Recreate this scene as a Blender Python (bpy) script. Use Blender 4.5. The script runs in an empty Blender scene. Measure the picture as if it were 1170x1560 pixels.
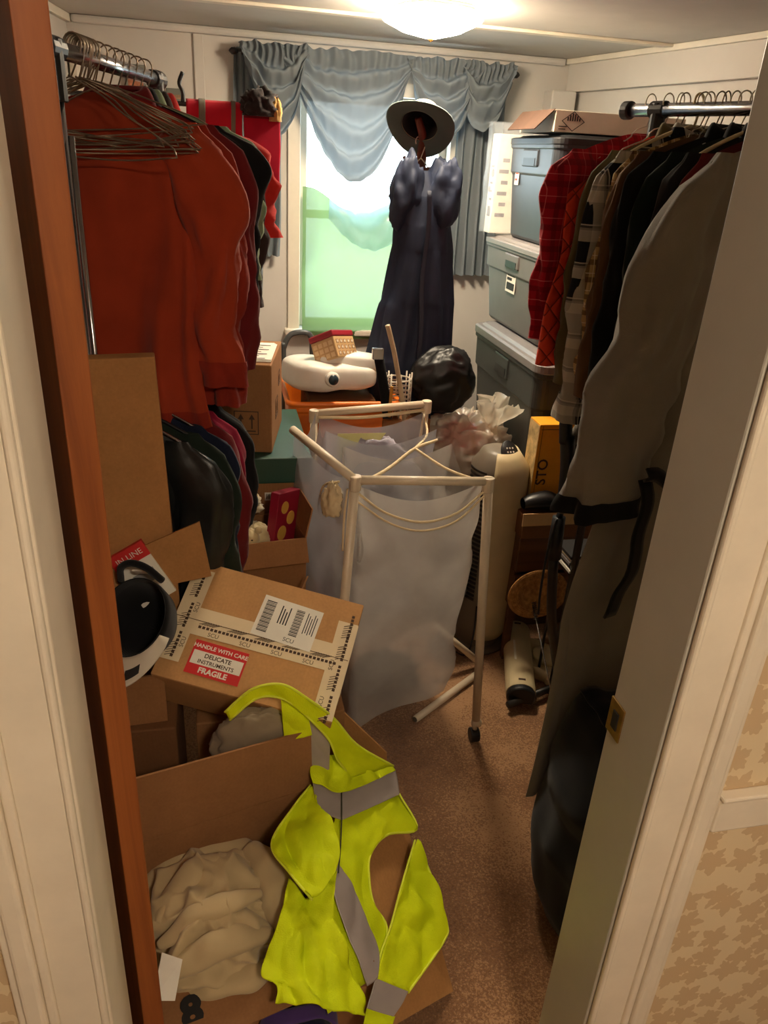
import bpy, math, random
import numpy as np
from mathutils import Vector, Matrix, Euler, noise

# ------------------------------------------------------------------ camera
SC = bpy.context.scene
COL = SC.collection
cam_d = bpy.data.cameras.new('camera')
cam = bpy.data.objects.new('camera', cam_d); COL.objects.link(cam)
cam_d.sensor_fit = 'VERTICAL'; cam_d.sensor_height = 36.0
cam_d.lens = 1150.0/1560.0*36.0
cam_d.clip_start = 0.02
_up = Vector((0.05465, 0.90298, 0.42698)).normalized()
_fw = Vector((-0.2004, 0.4293, -0.8807)); _fw = (_fw-_up*_fw.dot(_up)).normalized()
_rt = _fw.cross(_up)
cam.matrix_world = Matrix.Translation((0, 0, 1.70)) @ Matrix((_rt, _fw, _up)).to_4x4()
SC.camera = cam
# ------------------------------------------------------------------ world, light, exposure
wd = bpy.data.worlds.new('world'); SC.world = wd; wd.use_nodes = True
bg = wd.node_tree.nodes['Background']
bg.inputs[0].default_value = (0.80, 0.94, 1.0, 1); bg.inputs[1].default_value = 5.6
LAMP_STRENGTH = 62.0
HALL_STRENGTH = 68.0
SC.view_settings.view_transform = 'Standard'; SC.view_settings.look = 'None'
SC.view_settings.gamma = 1.0; SC.view_settings.use_curve_mapping = False
SC.view_settings.exposure = 0.95
_pl = bpy.data.lights.new('window_portal', 'AREA'); _pl.shape = 'RECTANGLE'; _pl.size = 0.74; _pl.size_y = 1.12
_pl.cycles.is_portal = True
_po = bpy.data.objects.new('window_portal', _pl); COL.objects.link(_po)
_po.location = (0.71, 3.80, 1.45); _po.rotation_euler = (-math.pi/2, 0, 0)

# ------------------------------------------------------------------ helpers
PI = math.pi
def V(*a): return Vector(a)
def lin(c):
    return tuple(((x/255)/12.92 if x/255 <= .04045 else ((x/255+.055)/1.055)**2.4) for x in c)
W = {}
def _new(name, data):
    o = bpy.data.objects.new(name, data); COL.objects.link(o); return o
def thing(name, label, cat, loc=(0, 0, 0), rz=0.0, group=None, M=None, kind=None):
    o = _new(name, None); o.empty_display_size = .05
    m = M if M is not None else Matrix.Translation(loc) @ Matrix.Rotation(rz, 4, 'Z')
    o.matrix_basis = m; W[o.name] = m.copy()
    if label: o['label'] = label
    if cat: o['category'] = cat
    if group: o['group'] = group
    if kind: o['kind'] = kind
    return o
def tag(o, label, cat, group=None):
    o['label'] = label; o['category'] = cat
    if group: o['group'] = group
    return o
def struct(o): o['kind'] = 'structure'; return o
def nz(x, y=0., z=0.): return noise.noise(Vector((x, y, z)))
def fbm(x, y, z, o=3):
    s, a, f = 0., 1., 1.
    for _ in range(o):
        s += a*noise.noise(Vector((x*f, y*f, z*f))); a *= .5; f *= 2.03
    return s
def sm(a, b, x):
    t = min(1., max(0., (x-a)/(b-a))) if a != b else float(x > a)
    return t*t*(3-2*t)
def catmull(pts, n):
    P = [Vector(p) for p in pts]
    if len(P) == 2: return [P[0].lerp(P[1], i/n) for i in range(n+1)]
    Q = [P[0]*2-P[1]]+P+[P[-1]*2-P[-2]]
    out = []; seg = len(P)-1
    for i in range(n+1):
        t = i/n*seg; k = min(int(t), seg-1); u = t-k
        a, b, c, d = Q[k:k+4]
        out.append(.5*((2*b)+(c-a)*u+(2*a-5*b+4*c-d)*u*u+(3*b-a-3*c+d)*u**3))
    return out
class MB:
    def __init__(s): s.v = []; s.f = []
    def add(s, vs, fs):
        o = len(s.v); s.v += [tuple(v) for v in vs]; s.f += [tuple(i+o for i in f) for f in fs]; return s
    def bx(s, x0, y0, z0, x1, y1, z1, M=None):
        vs = [Vector((x, y, z)) for z in (z0, z1) for (x, y) in ((x0, y0), (x1, y0), (x1, y1), (x0, y1))]
        if M is not None: vs = [M @ v for v in vs]
        return s.add(vs, [(3, 2, 1, 0), (4, 5, 6, 7), (0, 1, 5, 4), (1, 2, 6, 5), (2, 3, 7, 6), (3, 0, 4, 7)])
    def hexa(s, b, t):
        return s.add(list(b)+list(t), [(3, 2, 1, 0), (4, 5, 6, 7), (0, 1, 5, 4), (1, 2, 6, 5), (2, 3, 7, 6), (3, 0, 4, 7)])
    def slab(s, q, th):
        """board from a quad of corners, thickness th along its normal"""
        q = [Vector(p) for p in q]; n = (q[1]-q[0]).cross(q[3]-q[0]).normalized()*th
        return s.hexa(q, [p+n for p in q])
    def loft(s, rings, cap0=False, cap1=False, closed=True):
        o = len(s.v); n = len(rings[0])
        for r in rings: s.v += [tuple(p) for p in r]
        for i in range(len(rings)-1):
            for j in range(n if closed else n-1):
                k = (j+1) % n
                s.f.append((o+i*n+j, o+i*n+k, o+(i+1)*n+k, o+(i+1)*n+j))
        if cap0: s.f.append(tuple(o+j for j in reversed(range(n))))
        if cap1: s.f.append(tuple(o+(len(rings)-1)*n+j for j in range(n)))
        return s
    def tube(s, pts, r, n=8, closed=False, smooth=0, cap=True):
        P = catmull(pts, smooth) if smooth else [Vector(p) for p in pts]
        N = len(P); R = r if isinstance(r, (list, tuple)) else None
        rings = []; up = None
        for i in range(N):
            a = P[i-1] if (i > 0 or closed) else P[i]; b = P[(i+1) % N] if (i < N-1 or closed) else P[i]
            t = (b-a); t = t.normalized() if t.length > 1e-9 else Vector((0, 0, 1))
            if up is None: up = Vector((0, 0, 1)) if abs(t.z) < .9 else Vector((1, 0, 0))
            x = t.cross(up)
            if x.length < 1e-6: x = t.cross(Vector((0, 1, .3)))
            x.normalize(); y = x.cross(t).normalized(); up = y
            rr = r if R is None else (R[0]+(R[-1]-R[0])*i/(N-1) if len(R) == 2 else R[min(i*len(R)//N, len(R)-1)])
            rings.append([P[i]+x*math.cos(2*PI*j/n)*rr+y*math.sin(2*PI*j/n)*rr for j in range(n)])
        if closed: rings.append(rings[0]); return s.loft(rings)
        return s.loft(rings, cap, cap)
    def lathe(s, prof, n=32, M=None, sx=1., sy=1., pw=None, cap=True):
        rings = []
        for (r, z) in prof:
            ring = []
            for j in range(n):
                a = 2*PI*j/n; c, d = math.cos(a), math.sin(a); k = 1.
                if pw: k = 1/((abs(c)**pw+abs(d)**pw)**(1/pw))
                p = Vector((r*c*sx*k, r*d*sy*k, z)); ring.append(M @ p if M is not None else p)
            rings.append(ring)
        return s.loft(rings, cap and prof[0][0] > 1e-6, cap and prof[-1][0] > 1e-6)
    def grid(s, fn, nu, nv, wrap=False):
        o = len(s.v); m = nu if wrap else nu+1
        for j in range(nv+1):
            for i in range(m): s.v.append(tuple(fn(i/nu, j/nv)))
        for j in range(nv):
            for i in range(nu):
                k = (i+1) % m
                s.f.append((o+j*m+i, o+j*m+k, o+(j+1)*m+k, o+(j+1)*m+i))
        return s
    def build(s, name, mat, parent=None, smooth=False, bevel=0., solid=0., sub=0, local=False, base=None, seg=2, solid_off=0.):
        vs = s.v
        if parent is not None:
            w = W[parent.name]
            if not local:
                wi = w.inverted(); vs = [wi @ Vector(v) for v in vs]
        elif base is None:
            a = np.array(vs); lo, hi = a.min(0), a.max(0)
            base = ((lo[0]+hi[0])/2, (lo[1]+hi[1])/2, lo[2])
        if parent is None: vs = [Vector(v)-Vector(base) for v in vs]
        me = bpy.data.meshes.new(name); me.from_pydata([tuple(v) for v in vs], [], s.f); me.update()
        o = _new(name, me)
        if parent is not None: o.parent = parent; W[o.name] = w.copy()
        else: o.location = base; W[o.name] = Matrix.Translation(base)
        if mat is not None: me.materials.append(mat)
        if smooth: me.polygons.foreach_set('use_smooth', [True]*len(me.polygons))
        if solid: md = o.modifiers.new('solid', 'SOLIDIFY'); md.thickness = solid; md.offset = solid_off
        if bevel: md = o.modifiers.new('bevel', 'BEVEL'); md.width = bevel; md.segments = seg; md.limit_method = 'ANGLE'; md.angle_limit = .6; md.harden_normals = False
        if sub: md = o.modifiers.new('sub', 'SUBSURF'); md.levels = sub; md.render_levels = sub
        return o
def copy_tree(o, parent=None):
    c = o.copy(); COL.objects.link(c); c.parent = parent
    for ch in list(o.children): copy_tree(ch, c)
    return c
def text(name, body, size, mat, parent, M, align='CENTER', bold=0.0, local=False):
    """flat lettering as a mesh, drawn in the XY plane of M"""
    cu = bpy.data.curves.new(name, 'FONT'); cu.body = body; cu.size = size; cu.align_x = align; cu.align_y = 'CENTER'
    cu.offset = bold; cu.resolution_u = 3
    t = bpy.data.objects.new('tmp', cu); COL.objects.link(t)
    dg = bpy.context.evaluated_depsgraph_get(); dg.update()
    me = bpy.data.meshes.new_from_object(t.evaluated_get(dg)); bpy.data.objects.remove(t); bpy.data.curves.remove(cu)
    me.name = name
    w = W[parent.name]; me.transform((M if local else w.inverted() @ M)); me.materials.clear(); me.materials.append(mat)
    o = _new(name, me); o.parent = parent; W[o.name] = w.copy(); return o
def frame(o, x, y):
    """4x4 with origin o, axes x, y (orthonormalised), z = x cross y"""
    x = Vector(x).normalized(); y = Vector(y); y = (y-x*y.dot(x)).normalized(); z = x.cross(y)
    return Matrix.Translation(o) @ Matrix((x, y, z)).transposed().to_4x4()
def rot(ax, deg): return Matrix.Rotation(math.radians(deg), 4, ax)
def T(*p): return Matrix.Translation(p)

# ------------------------------------------------------------------ materials
MATS = {}
def nodes(name):
    m = bpy.data.materials.new(name); m.use_nodes = True; nt = m.node_tree
    return m, nt, nt.nodes['Principled BSDF'], nt.nodes['Material Output']
def N(nt, t, **kw):
    n = nt.nodes.new(t)
    for k, v in kw.items():
        if k == 'i':
            for a, b in v.items(): n.inputs[a].default_value = b
        else: setattr(n, k, v)
    return n
def L(nt, a, b): nt.links.new(a, b)
def c4(c): return (*c, 1.)
def ramp(nt, fac, stops, interp='LINEAR'):
    r = N(nt, 'ShaderNodeValToRGB'); r.color_ramp.interpolation = interp
    e = r.color_ramp.elements
    while len(e) < len(stops): e.new(.5)
    for x, (p, c) in zip(e, stops): x.position = p; x.color = c4(c)
    L(nt, fac, r.inputs[0]); return r.outputs[0]
def objco(nt, scale=(1, 1, 1)):
    tc = N(nt, 'ShaderNodeTexCoord'); mp = N(nt, 'ShaderNodeMapping'); mp.inputs['Scale'].default_value = scale
    L(nt, tc.outputs['Object'], mp.inputs[0]); return mp.outputs[0]
def bump(nt, h, bs, st=.3, dist=.01):
    b = N(nt, 'ShaderNodeBump', i={'Strength': st, 'Distance': dist}); L(nt, h, b.inputs['Height']); L(nt, b.outputs[0], bs.inputs['Normal'])
def pm(name, rgb, rough=.6, var=.12, scale=6., bmp=0., bscale=80., metal=0., sheen=0., stretch=(1, 1, 1), coat=0., spec=.5, alpha=None, trans=0., rgb2=None):
    """procedural surface: a colour with soft mottling and fine relief"""
    if name in MATS: return MATS[name]
    m, nt, bs, out = nodes(name)
    c = lin(rgb); d = lin(rgb2) if rgb2 else tuple(max(0., x*(1-var*1.6)) for x in c); e = tuple(min(1., x*(1+var)) for x in c)
    co = objco(nt, stretch)
    n = N(nt, 'ShaderNodeTexNoise', i={'Scale': scale, 'Detail': 5., 'Roughness': .6}); L(nt, co, n.inputs['Vector'])
    L(nt, ramp(nt, n.outputs['Fac'], [(.3, d), (.7, e)]), bs.inputs['Base Color'])
    bs.inputs['Roughness'].default_value = rough; bs.inputs['Metallic'].default_value = metal
    bs.inputs['Specular IOR Level'].default_value = spec
    bs.inputs['Sheen Weight'].default_value = sheen; bs.inputs['Coat Weight'].default_value = coat
    if bmp:
        n2 = N(nt, 'ShaderNodeTexNoise', i={'Scale': bscale, 'Detail': 3.}); L(nt, co, n2.inputs['Vector']); bump(nt, n2.outputs['Fac'], bs, bmp, .004)
    MATS[name] = m; return m
def fab(name, rgb, var=.18, knit=420., rough=.95, sheen=.15, st=.25):
    """woven or knitted cloth: fine thread relief over mottled colour"""
    if name in MATS: return MATS[name]
    m, nt, bs, out = nodes(name); c = lin(rgb); co = objco(nt)
    n = N(nt, 'ShaderNodeTexNoise', i={'Scale': 9., 'Detail': 6.}); L(nt, co, n.inputs['Vector'])
    L(nt, ramp(nt, n.outputs['Fac'], [(.3, tuple(x*(1-var) for x in c)), (.7, tuple(min(1, x*(1+var)) for x in c))]), bs.inputs['Base Color'])
    bs.inputs['Roughness'].default_value = rough; bs.inputs['Sheen Weight'].default_value = sheen; bs.inputs['Specular IOR Level'].default_value = .15
    w = N(nt, 'ShaderNodeTexWave', wave_type='BANDS', bands_direction='DIAGONAL', i={'Scale': knit*.8, 'Distortion': 1.5, 'Detail': 1.}); L(nt, co, w.inputs['Vector'])
    bump(nt, w.outputs['Fac'], bs, st, .002); MATS[name] = m; return m
def plaid(name, base, bands, ax=(0, 2)):
    """tartan: stripes of their own widths crossing in two directions; bands = [(period, width, offset, rgb, strength)]"""
    if name in MATS: return MATS[name]
    m, nt, bs, out = nodes(name); tc = N(nt, 'ShaderNodeTexCoord'); sx = N(nt, 'ShaderNodeSeparateXYZ'); L(nt, tc.outputs['Object'], sx.inputs[0])
    cur = None
    for (per, wid, off, rgb, st) in bands:
        for a in ax:
            ad = N(nt, 'ShaderNodeMath', operation='ADD', i={1: off+10.}); L(nt, sx.outputs[a], ad.inputs[0])
            dv = N(nt, 'ShaderNodeMath', operation='DIVIDE', i={1: per}); L(nt, ad.outputs[0], dv.inputs[0])
            fr = N(nt, 'ShaderNodeMath', operation='FRACT'); L(nt, dv.outputs[0], fr.inputs[0])
            lt = N(nt, 'ShaderNodeMath', operation='LESS_THAN', i={1: wid/per}); L(nt, fr.outputs[0], lt.inputs[0])
            ml = N(nt, 'ShaderNodeMath', operation='MULTIPLY', i={1: st}); L(nt, lt.outputs[0], ml.inputs[0])
            mx = N(nt, 'ShaderNodeMix', data_type='RGBA'); L(nt, ml.outputs[0], mx.inputs['Factor'])
            if cur is None: mx.inputs['A'].default_value = c4(lin(base))
            else: L(nt, cur, mx.inputs['A'])
            mx.inputs['B'].default_value = c4(lin(rgb)); cur = mx.outputs['Result']
    L(nt, cur, bs.inputs['Base Color']); bs.inputs['Roughness'].default_value = .95; bs.inputs['Specular IOR Level'].default_value = .15; bs.inputs['Sheen Weight'].default_value = .1
    MATS[name] = m; return m
def sheer(name, rgb, transp=.5, transl=.5, rough=.9, gloss=False):
    """thin see-through cloth or film"""
    if name in MATS: return MATS[name]
    m, nt, bs, out = nodes(name); c = lin(rgb)
    nt.nodes.remove(bs)
    df = N(nt, 'ShaderNodeBsdfDiffuse', i={'Color': c4(c)}); tl = N(nt, 'ShaderNodeBsdfTranslucent', i={'Color': c4(c)})
    m1 = N(nt, 'ShaderNodeMixShader', i={0: transl}); L(nt, df.outputs[0], m1.inputs[1]); L(nt, tl.outputs[0], m1.inputs[2]); sh = m1.outputs[0]
    if gloss:
        gl = N(nt, 'ShaderNodeBsdfGlossy', i={'Color': (1, 1, 1, 1), 'Roughness': .25}); m3 = N(nt, 'ShaderNodeMixShader', i={0: .12}); L(nt, sh, m3.inputs[1]); L(nt, gl.outputs[0], m3.inputs[2]); sh = m3.outputs[0]
    if transp:
        tp = N(nt, 'ShaderNodeBsdfTransparent'); m2 = N(nt, 'ShaderNodeMixShader')
        co = objco(nt); n = N(nt, 'ShaderNodeTexNoise', i={'Scale': 14., 'Detail': 4.}); L(nt, co, n.inputs['Vector'])
        mr = N(nt, 'ShaderNodeMapRange', i={1: .3, 2: .7, 3: min(1, transp*1.08), 4: transp*.92}); L(nt, n.outputs['Fac'], mr.inputs[0])
        L(nt, mr.outputs[0], m2.inputs[0]); L(nt, sh, m2.inputs[1]); L(nt, tp.outputs[0], m2.inputs[2]); sh = m2.outputs[0]
    L(nt, sh, out.inputs['Surface']); MATS[name] = m; return m
def emit(name, rgb, st):
    m, nt, bs, out = nodes(name); bs.inputs['Base Color'].default_value = c4(lin((250, 245, 235)))
    bs.inputs['Emission Color'].default_value = c4(rgb); bs.inputs['Emission Strength'].default_value = st; MATS[name] = m; return m
def woodm(name, rgb, rgb2, rough=.45, scale=14., axis=(1, 1, .06)):
    if name in MATS: return MATS[name]
    m, nt, bs, out = nodes(name); co = objco(nt, axis)
    n = N(nt, 'ShaderNodeTexNoise', i={'Scale': scale, 'Detail': 8., 'Roughness': .65, 'Distortion': 1.}); L(nt, co, n.inputs['Vector'])
    L(nt, ramp(nt, n.outputs['Fac'], [(.3, lin(rgb2)), (.65, lin(rgb))]), bs.inputs['Base Color']); bs.inputs['Roughness'].default_value = rough
    bump(nt, n.outputs['Fac'], bs, .1, .003); MATS[name] = m; return m
def cardm(name, rgb, rgb2=None):
    if name in MATS: return MATS[name]
    m, nt, bs, out = nodes(name); c = lin(rgb); co = objco(nt)
    n = N(nt, 'ShaderNodeTexNoise', i={'Scale': 5., 'Detail': 7., 'Roughness': .7}); L(nt, co, n.inputs['Vector'])
    n2 = N(nt, 'ShaderNodeTexNoise', i={'Scale': 160., 'Detail': 2.}); L(nt, co, n2.inputs['Vector'])
    ad = N(nt, 'ShaderNodeMath', operation='MULTIPLY_ADD', i={1: .25}); L(nt, n2.outputs['Fac'], ad.inputs[0]); L(nt, n.outputs['Fac'], ad.inputs[2])
    L(nt, ramp(nt, ad.outputs[0], [(.42, tuple(x*.80 for x in c)), (.85, tuple(min(1, x*1.12) for x in c))]), bs.inputs['Base Color'])
    bs.inputs['Roughness'].default_value = .85; bs.inputs['Specular IOR Level'].default_value = .25
    wv = N(nt, 'ShaderNodeTexWave', bands_direction='X', i={'Scale': 38., 'Distortion': .3}); L(nt, co, wv.inputs['Vector'])
    bump(nt, wv.outputs['Fac'], bs, .06, .002); MATS[name] = m; return m
# ------------------------------------------------------------------ shared surfaces
PAINT = pm('wall_paint', (200, 195, 188), .75, .04, 3., .05, 40.)
CEILP = pm('ceiling_paint', (200, 196, 190), .8, .05, 4., .08, 30.)
TRIMW = pm('trim_paint', (222, 214, 198), .45, .05, 8., .05, 25.)
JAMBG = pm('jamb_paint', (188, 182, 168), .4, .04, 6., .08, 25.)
JAMBW = pm('jamb_trim_cream', (232, 218, 196), .5, .06, 7., .06, 30.)
CHROME = pm('chrome', (190, 190, 195), .22, .05, 20., metal=1.)
DARKMET = pm('dark_steel', (70, 68, 66), .4, .1, 20., metal=.8)
BLACKP = pm('black_plastic', (22, 22, 24), .45, .1, 20.)
WIRE = pm('hanger_wire', (150, 132, 112), .38, .15, 30., metal=.75)
WIREW = pm('white_hanger_wire', (205, 196, 180), .5, .08, 30.)
WHITEP = pm('white_plastic', (226, 222, 212), .4, .04, 10.)
PVC = pm('hamper_tube_white', (222, 204, 178), .38, .06, 12.)
CREAMP = pm('cream_plastic', (206, 188, 148), .4, .06, 10.)
GREYP = pm('grey_tote_plastic', (100, 94, 92), .5, .06, 9., .05, 120.)
GREYL = pm('grey_lid_plastic', (122, 117, 116), .42, .06, 9., .05, 120.)
CHARP = pm('charcoal_tote_plastic', (34, 35, 38), .45, .08, 9., .05, 120.)
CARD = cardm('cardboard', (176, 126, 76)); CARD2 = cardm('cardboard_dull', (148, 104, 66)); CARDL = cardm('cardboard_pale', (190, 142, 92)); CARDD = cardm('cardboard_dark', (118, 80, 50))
EDGE = pm('cardboard_edge', (196, 158, 108), .9, .15, 60.)
PAPER = pm('white_paper', (232, 226, 212), .7, .04, 12.)
INK = pm('black_ink', (26, 24, 24), .7, .1, 30.); INKB = pm('brown_ink', (70, 46, 28), .7, .1, 30.)
REDINK = pm('red_label', (206, 34, 34), .55, .06, 12.)
BRASS = pm('worn_brass', (150, 118, 66), .4, .2, 60., metal=.8)

# wallpaper: tan lobed leaves scattered on cream
def wallpaper():
    m, nt, bs, out = nodes('leaf_wallpaper'); tc = N(nt, 'ShaderNodeTexCoord'); sx = N(nt, 'ShaderNodeSeparateXYZ'); L(nt, tc.outputs['Object'], sx.inputs[0])
    cb = N(nt, 'ShaderNodeCombineXYZ'); L(nt, sx.outputs[0], cb.inputs[0]); L(nt, sx.outputs[2], cb.inputs[1])
    sc = N(nt, 'ShaderNodeVectorMath', operation='SCALE', i={'Scale': 18.}); L(nt, cb.outputs[0], sc.inputs[0])
    vo = N(nt, 'ShaderNodeTexVoronoi', voronoi_dimensions='2D', i={'Scale': 1., 'Randomness': .75}); L(nt, sc.outputs[0], vo.inputs['Vector'])
    sb = N(nt, 'ShaderNodeVectorMath', operation='SUBTRACT'); L(nt, sc.outputs[0], sb.inputs[0]); L(nt, vo.outputs['Position'], sb.inputs[1])
    s2 = N(nt, 'ShaderNodeSeparateXYZ'); L(nt, sb.outputs[0], s2.inputs[0])
    at = N(nt, 'ShaderNodeMath', operation='ARCTAN2'); L(nt, s2.outputs[1], at.inputs[0]); L(nt, s2.outputs[0], at.inputs[1])
    sr = N(nt, 'ShaderNodeSeparateColor'); L(nt, vo.outputs['Color'], sr.inputs[0])
    a2 = N(nt, 'ShaderNodeMath', operation='MULTIPLY_ADD', i={1: 6.28}); L(nt, sr.outputs[0], a2.inputs[0]); L(nt, at.outputs[0], a2.inputs[2])
    def cosk(k, amp):
        q = N(nt, 'ShaderNodeMath', operation='MULTIPLY', i={1: k}); L(nt, a2.outputs[0], q.inputs[0])
        c = N(nt, 'ShaderNodeMath', operation='COSINE'); L(nt, q.outputs[0], c.inputs[0])
        w = N(nt, 'ShaderNodeMath', operation='MULTIPLY', i={1: amp}); L(nt, c.outputs[0], w.inputs[0]); return w.outputs[0]
    rr = N(nt, 'ShaderNodeMath', operation='ADD', i={1: .42}); L(nt, cosk(5., .10), rr.inputs[0])
    r2 = N(nt, 'ShaderNodeMath', operation='ADD'); L(nt, rr.outputs[0], r2.inputs[0]); L(nt, cosk(15., .035), r2.inputs[1])
    n = N(nt, 'ShaderNodeTexNoise', i={'Scale': 3., 'Detail': 4.}); L(nt, sc.outputs[0], n.inputs['Vector'])
    r3 = N(nt, 'ShaderNodeMath', operation='MULTIPLY_ADD', i={1: .35, 2: -.17}); L(nt, n.outputs['Fac'], r3.inputs[0])
    r4 = N(nt, 'ShaderNodeMath', operation='ADD'); L(nt, r2.outputs[0], r4.inputs[0]); L(nt, r3.outputs[0], r4.inputs[1])
    ln = N(nt, 'ShaderNodeVectorMath', operation='LENGTH'); L(nt, sb.outputs[0], ln.inputs[0])
    lt = N(nt, 'ShaderNodeMath', operation='LESS_THAN'); L(nt, ln.outputs['Value'], lt.inputs[0]); L(nt, r4.outputs[0], lt.inputs[1])
    mx = N(nt, 'ShaderNodeMix', data_type='RGBA'); L(nt, lt.outputs[0], mx.inputs['Factor'])
    mx.inputs['A'].default_value = c4(lin((226, 204, 166))); mx.inputs['B'].default_value = c4(lin((206, 177, 138)))
    L(nt, mx.outputs['Result'], bs.inputs['Base Color']); bs.inputs['Roughness'].default_value = .7
    return m
WALLP = wallpaper()
def carpet():
    m, nt, bs, out = nodes('carpet_pile'); co = objco(nt)
    n = N(nt, 'ShaderNodeTexNoise', i={'Scale': 2.4, 'Detail': 6., 'Roughness': .6}); L(nt, co, n.inputs['Vector'])
    f = N(nt, 'ShaderNodeTexNoise', i={'Scale': 190., 'Detail': 3., 'Roughness': .7}); L(nt, co, f.inputs['Vector'])
    ad = N(nt, 'ShaderNodeMath', operation='MULTIPLY_ADD', i={1: .9}); L(nt, f.outputs['Fac'], ad.inputs[0]); L(nt, n.outputs['Fac'], ad.inputs[2])
    L(nt, ramp(nt, ad.outputs[0], [(.62, lin((98, 66, 44))), (1.0, lin((152, 110, 76))), (1.25, lin((180, 138, 100)))]), bs.inputs['Base Color'])
    bs.inputs['Roughness'].default_value = 1.; bs.inputs['Sheen Weight'].default_value = .3; bs.inputs['Specular IOR Level'].default_value = .05
    bump(nt, f.outputs['Fac'], bs, .8, .006); return m
CARPET = carpet()

# ------------------------------------------------------------------ the room
H = 2.13
def wl(y): return -.54-(3.66-y)*.10       # left wall line
def wr(y): return 1.60+(3.66-y)*.185      # right wall line
fl = MB(); fl.hexa([(wl(.68)-.1, .68, -.06), (wr(.68)+.1, .68, -.06), (wr(3.8)+.1, 3.8, -.06), (wl(3.8)-.1, 3.8, -.06)], [(wl(.68)-.1, .68, 0), (wr(.68)+.1, .68, 0), (wr(3.8)+.1, 3.8, 0), (wl(3.8)-.1, 3.8, 0)])
struct(fl.build('floor', CARPET))
struct(MB().bx(-1.7, -1.3, -.06, 2.5, .68, -.001).build('floor_hall', CARPET))
c = MB(); c.bx(-1.1, .68, H, 2.4, 3.8, H+.06); struct(c.build('ceiling', CEILP))
struct(MB().bx(-1.7, -1.3, H+.1, 2.5, .68, H+.16).build('ceiling_hall', CEILP))
for i, y in enumerate((3.0, 1.78)):
    struct(MB().bx(wl(y)+.03, y-.022, H-.011, wr(y)-.03, y+.022, H).build('trim_%d' % (i+1), TRIMW, bevel=.003))
WX0, WX1, WZ0, WZ1 = .375, 1.05, .93, 1.93
b = MB(); y0, y1 = 3.66, 3.80
b.bx(-.75, y0, 0, WX0, y1, H); b.bx(WX1, y0, 0, 1.75, y1, H); b.bx(WX0, y0, 0, WX1, y1, WZ0); b.bx(WX0, y0, WZ1, WX1, y1, H)
struct(b.build('wall_back', PAINT))
def slant(name, xa, xb, th, mat):
    m = MB(); m.hexa([(xa, .68, 0), (xa+th, .68, 0), (xb+th, 3.8, 0), (xb, 3.8, 0)], [(xa, .68, H), (xa+th, .68, H), (xb+th, 3.8, H), (xb, 3.8, H)])
    if th < 0: m.f = [tuple(reversed(f)) for f in m.f]
    return struct(m.build(name, mat))
slant('wall_left', wl(.68), wl(3.8), -.1, PAINT); slant('wall_right', wr(.68), wr(3.8), .1, PAINT)
# upper wall panel on the right that stands a little proud, and mouldings along the ceiling
def along(name, fx, off, y0, y1, z0, z1, w, mat, sgn):
    m = MB(); a, b_ = fx(y0), fx(y1)
    xs = lambda x: (x-sgn*off-sgn*w, x-sgn*off)
    (p, q), (r, s_) = xs(a), xs(b_)
    if sgn < 0: p, q, r, s_ = q, p, s_, r
    m.hexa([(p, y0, z0), (q, y0, z0), (s_, y1, z0), (r, y1, z0)], [(p, y0, z1), (q, y0, z1), (s_, y1, z1), (r, y1, z1)])
    return struct(m.build(name, mat, bevel=.003))
along('trim_3', wr, 0, .82, 3.655, 2.0, H-.001, .03, PAINT, 1)
along('trim_4', wr, .03, .82, 3.655, H-.022, H-.001, .018, TRIMW, 1)
along('trim_5', wl, 0, .82, 3.655, H-.03, H-.001, .02, TRIMW, -1)
struct(MB().bx(wl(3.66)+.02, 3.635, H-.03, wr(3.66)-.05, 3.66, H-.001).build('trim_6', CEILP, bevel=.01))
struct(MB().bx(1.47, 3.56, 0, 1.585, 3.66, 1.999).build('trim_7', PAINT, bevel=.006))
struct(MB().bx(wl(3.66)+.002, 3.60, 0, wl(3.66)+.045, 3.659, 2.05).build('trim_8', TRIMW, bevel=.015))
struct(MB().bx(-.06, 3.648, 0, -.02, 3.659, 2.1).build('trim_9', PAINT, bevel=.003))
struct(MB().bx(wl(3.66)+.05, 3.64, 0, 1.46, 3.659, .09).build('baseboard_back', TRIMW, bevel=.004))
along('baseboard_left', wl, 0, .82, 3.6, 0, .09, .015, TRIMW, -1); along('baseboard_right', wr, 0, .82, 3.55, 0, .09, .015, TRIMW, 1)
# window
win = thing('window_1', None, None, (.7125, 3.66, WZ0)); struct(win)
f = MB(); 
for (x0, z0, x1, z1) in ((WX0-.055, WZ0-.02, WX0, WZ1+.055), (WX1, WZ0-.02, WX1+.055, WZ1+.055), (WX0, WZ1, WX1, WZ1+.055)): f.bx(x0, 3.645, z0, x1, 3.66, z1)
f.build('casing', TRIMW, win, bevel=.003)
f = MB()
for (x0, z0, x1, z1) in ((WX0, WZ0, WX0+.035, WZ1), (WX1-.035, WZ0, WX1, WZ1), (WX0+.035, WZ1-.035, WX1-.035, WZ1), (WX0+.035, WZ0, WX1-.035, WZ0+.035), (WX0+.035, 1.42, WX1-.035, 1.455)): f.bx(x0, 3.71, z0, x1, 3.745, z1)
f.build('sash', TRIMW, win, bevel=.003)
gm, nt, bs, out = nodes('window_glass'); nt.nodes.remove(bs)
tp = N(nt, 'ShaderNodeBsdfTransparent', i={'Color': (.95, .98, .98, 1)}); gl = N(nt, 'ShaderNodeBsdfGlossy', i={'Roughness': .03}); mx = N(nt, 'ShaderNodeMixShader', i={0: .06})
L(nt, tp.outputs[0], mx.inputs[1]); L(nt, gl.outputs[0], mx.inputs[2]); L(nt, mx.outputs[0], out.inputs[0])
for z0, z1 in ((WZ0+.036, 1.419), (1.456, WZ1-.036)): MB().bx(WX0+.036, 3.727, z0, WX1-.036, 3.731, z1).build('pane', gm, win)
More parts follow.
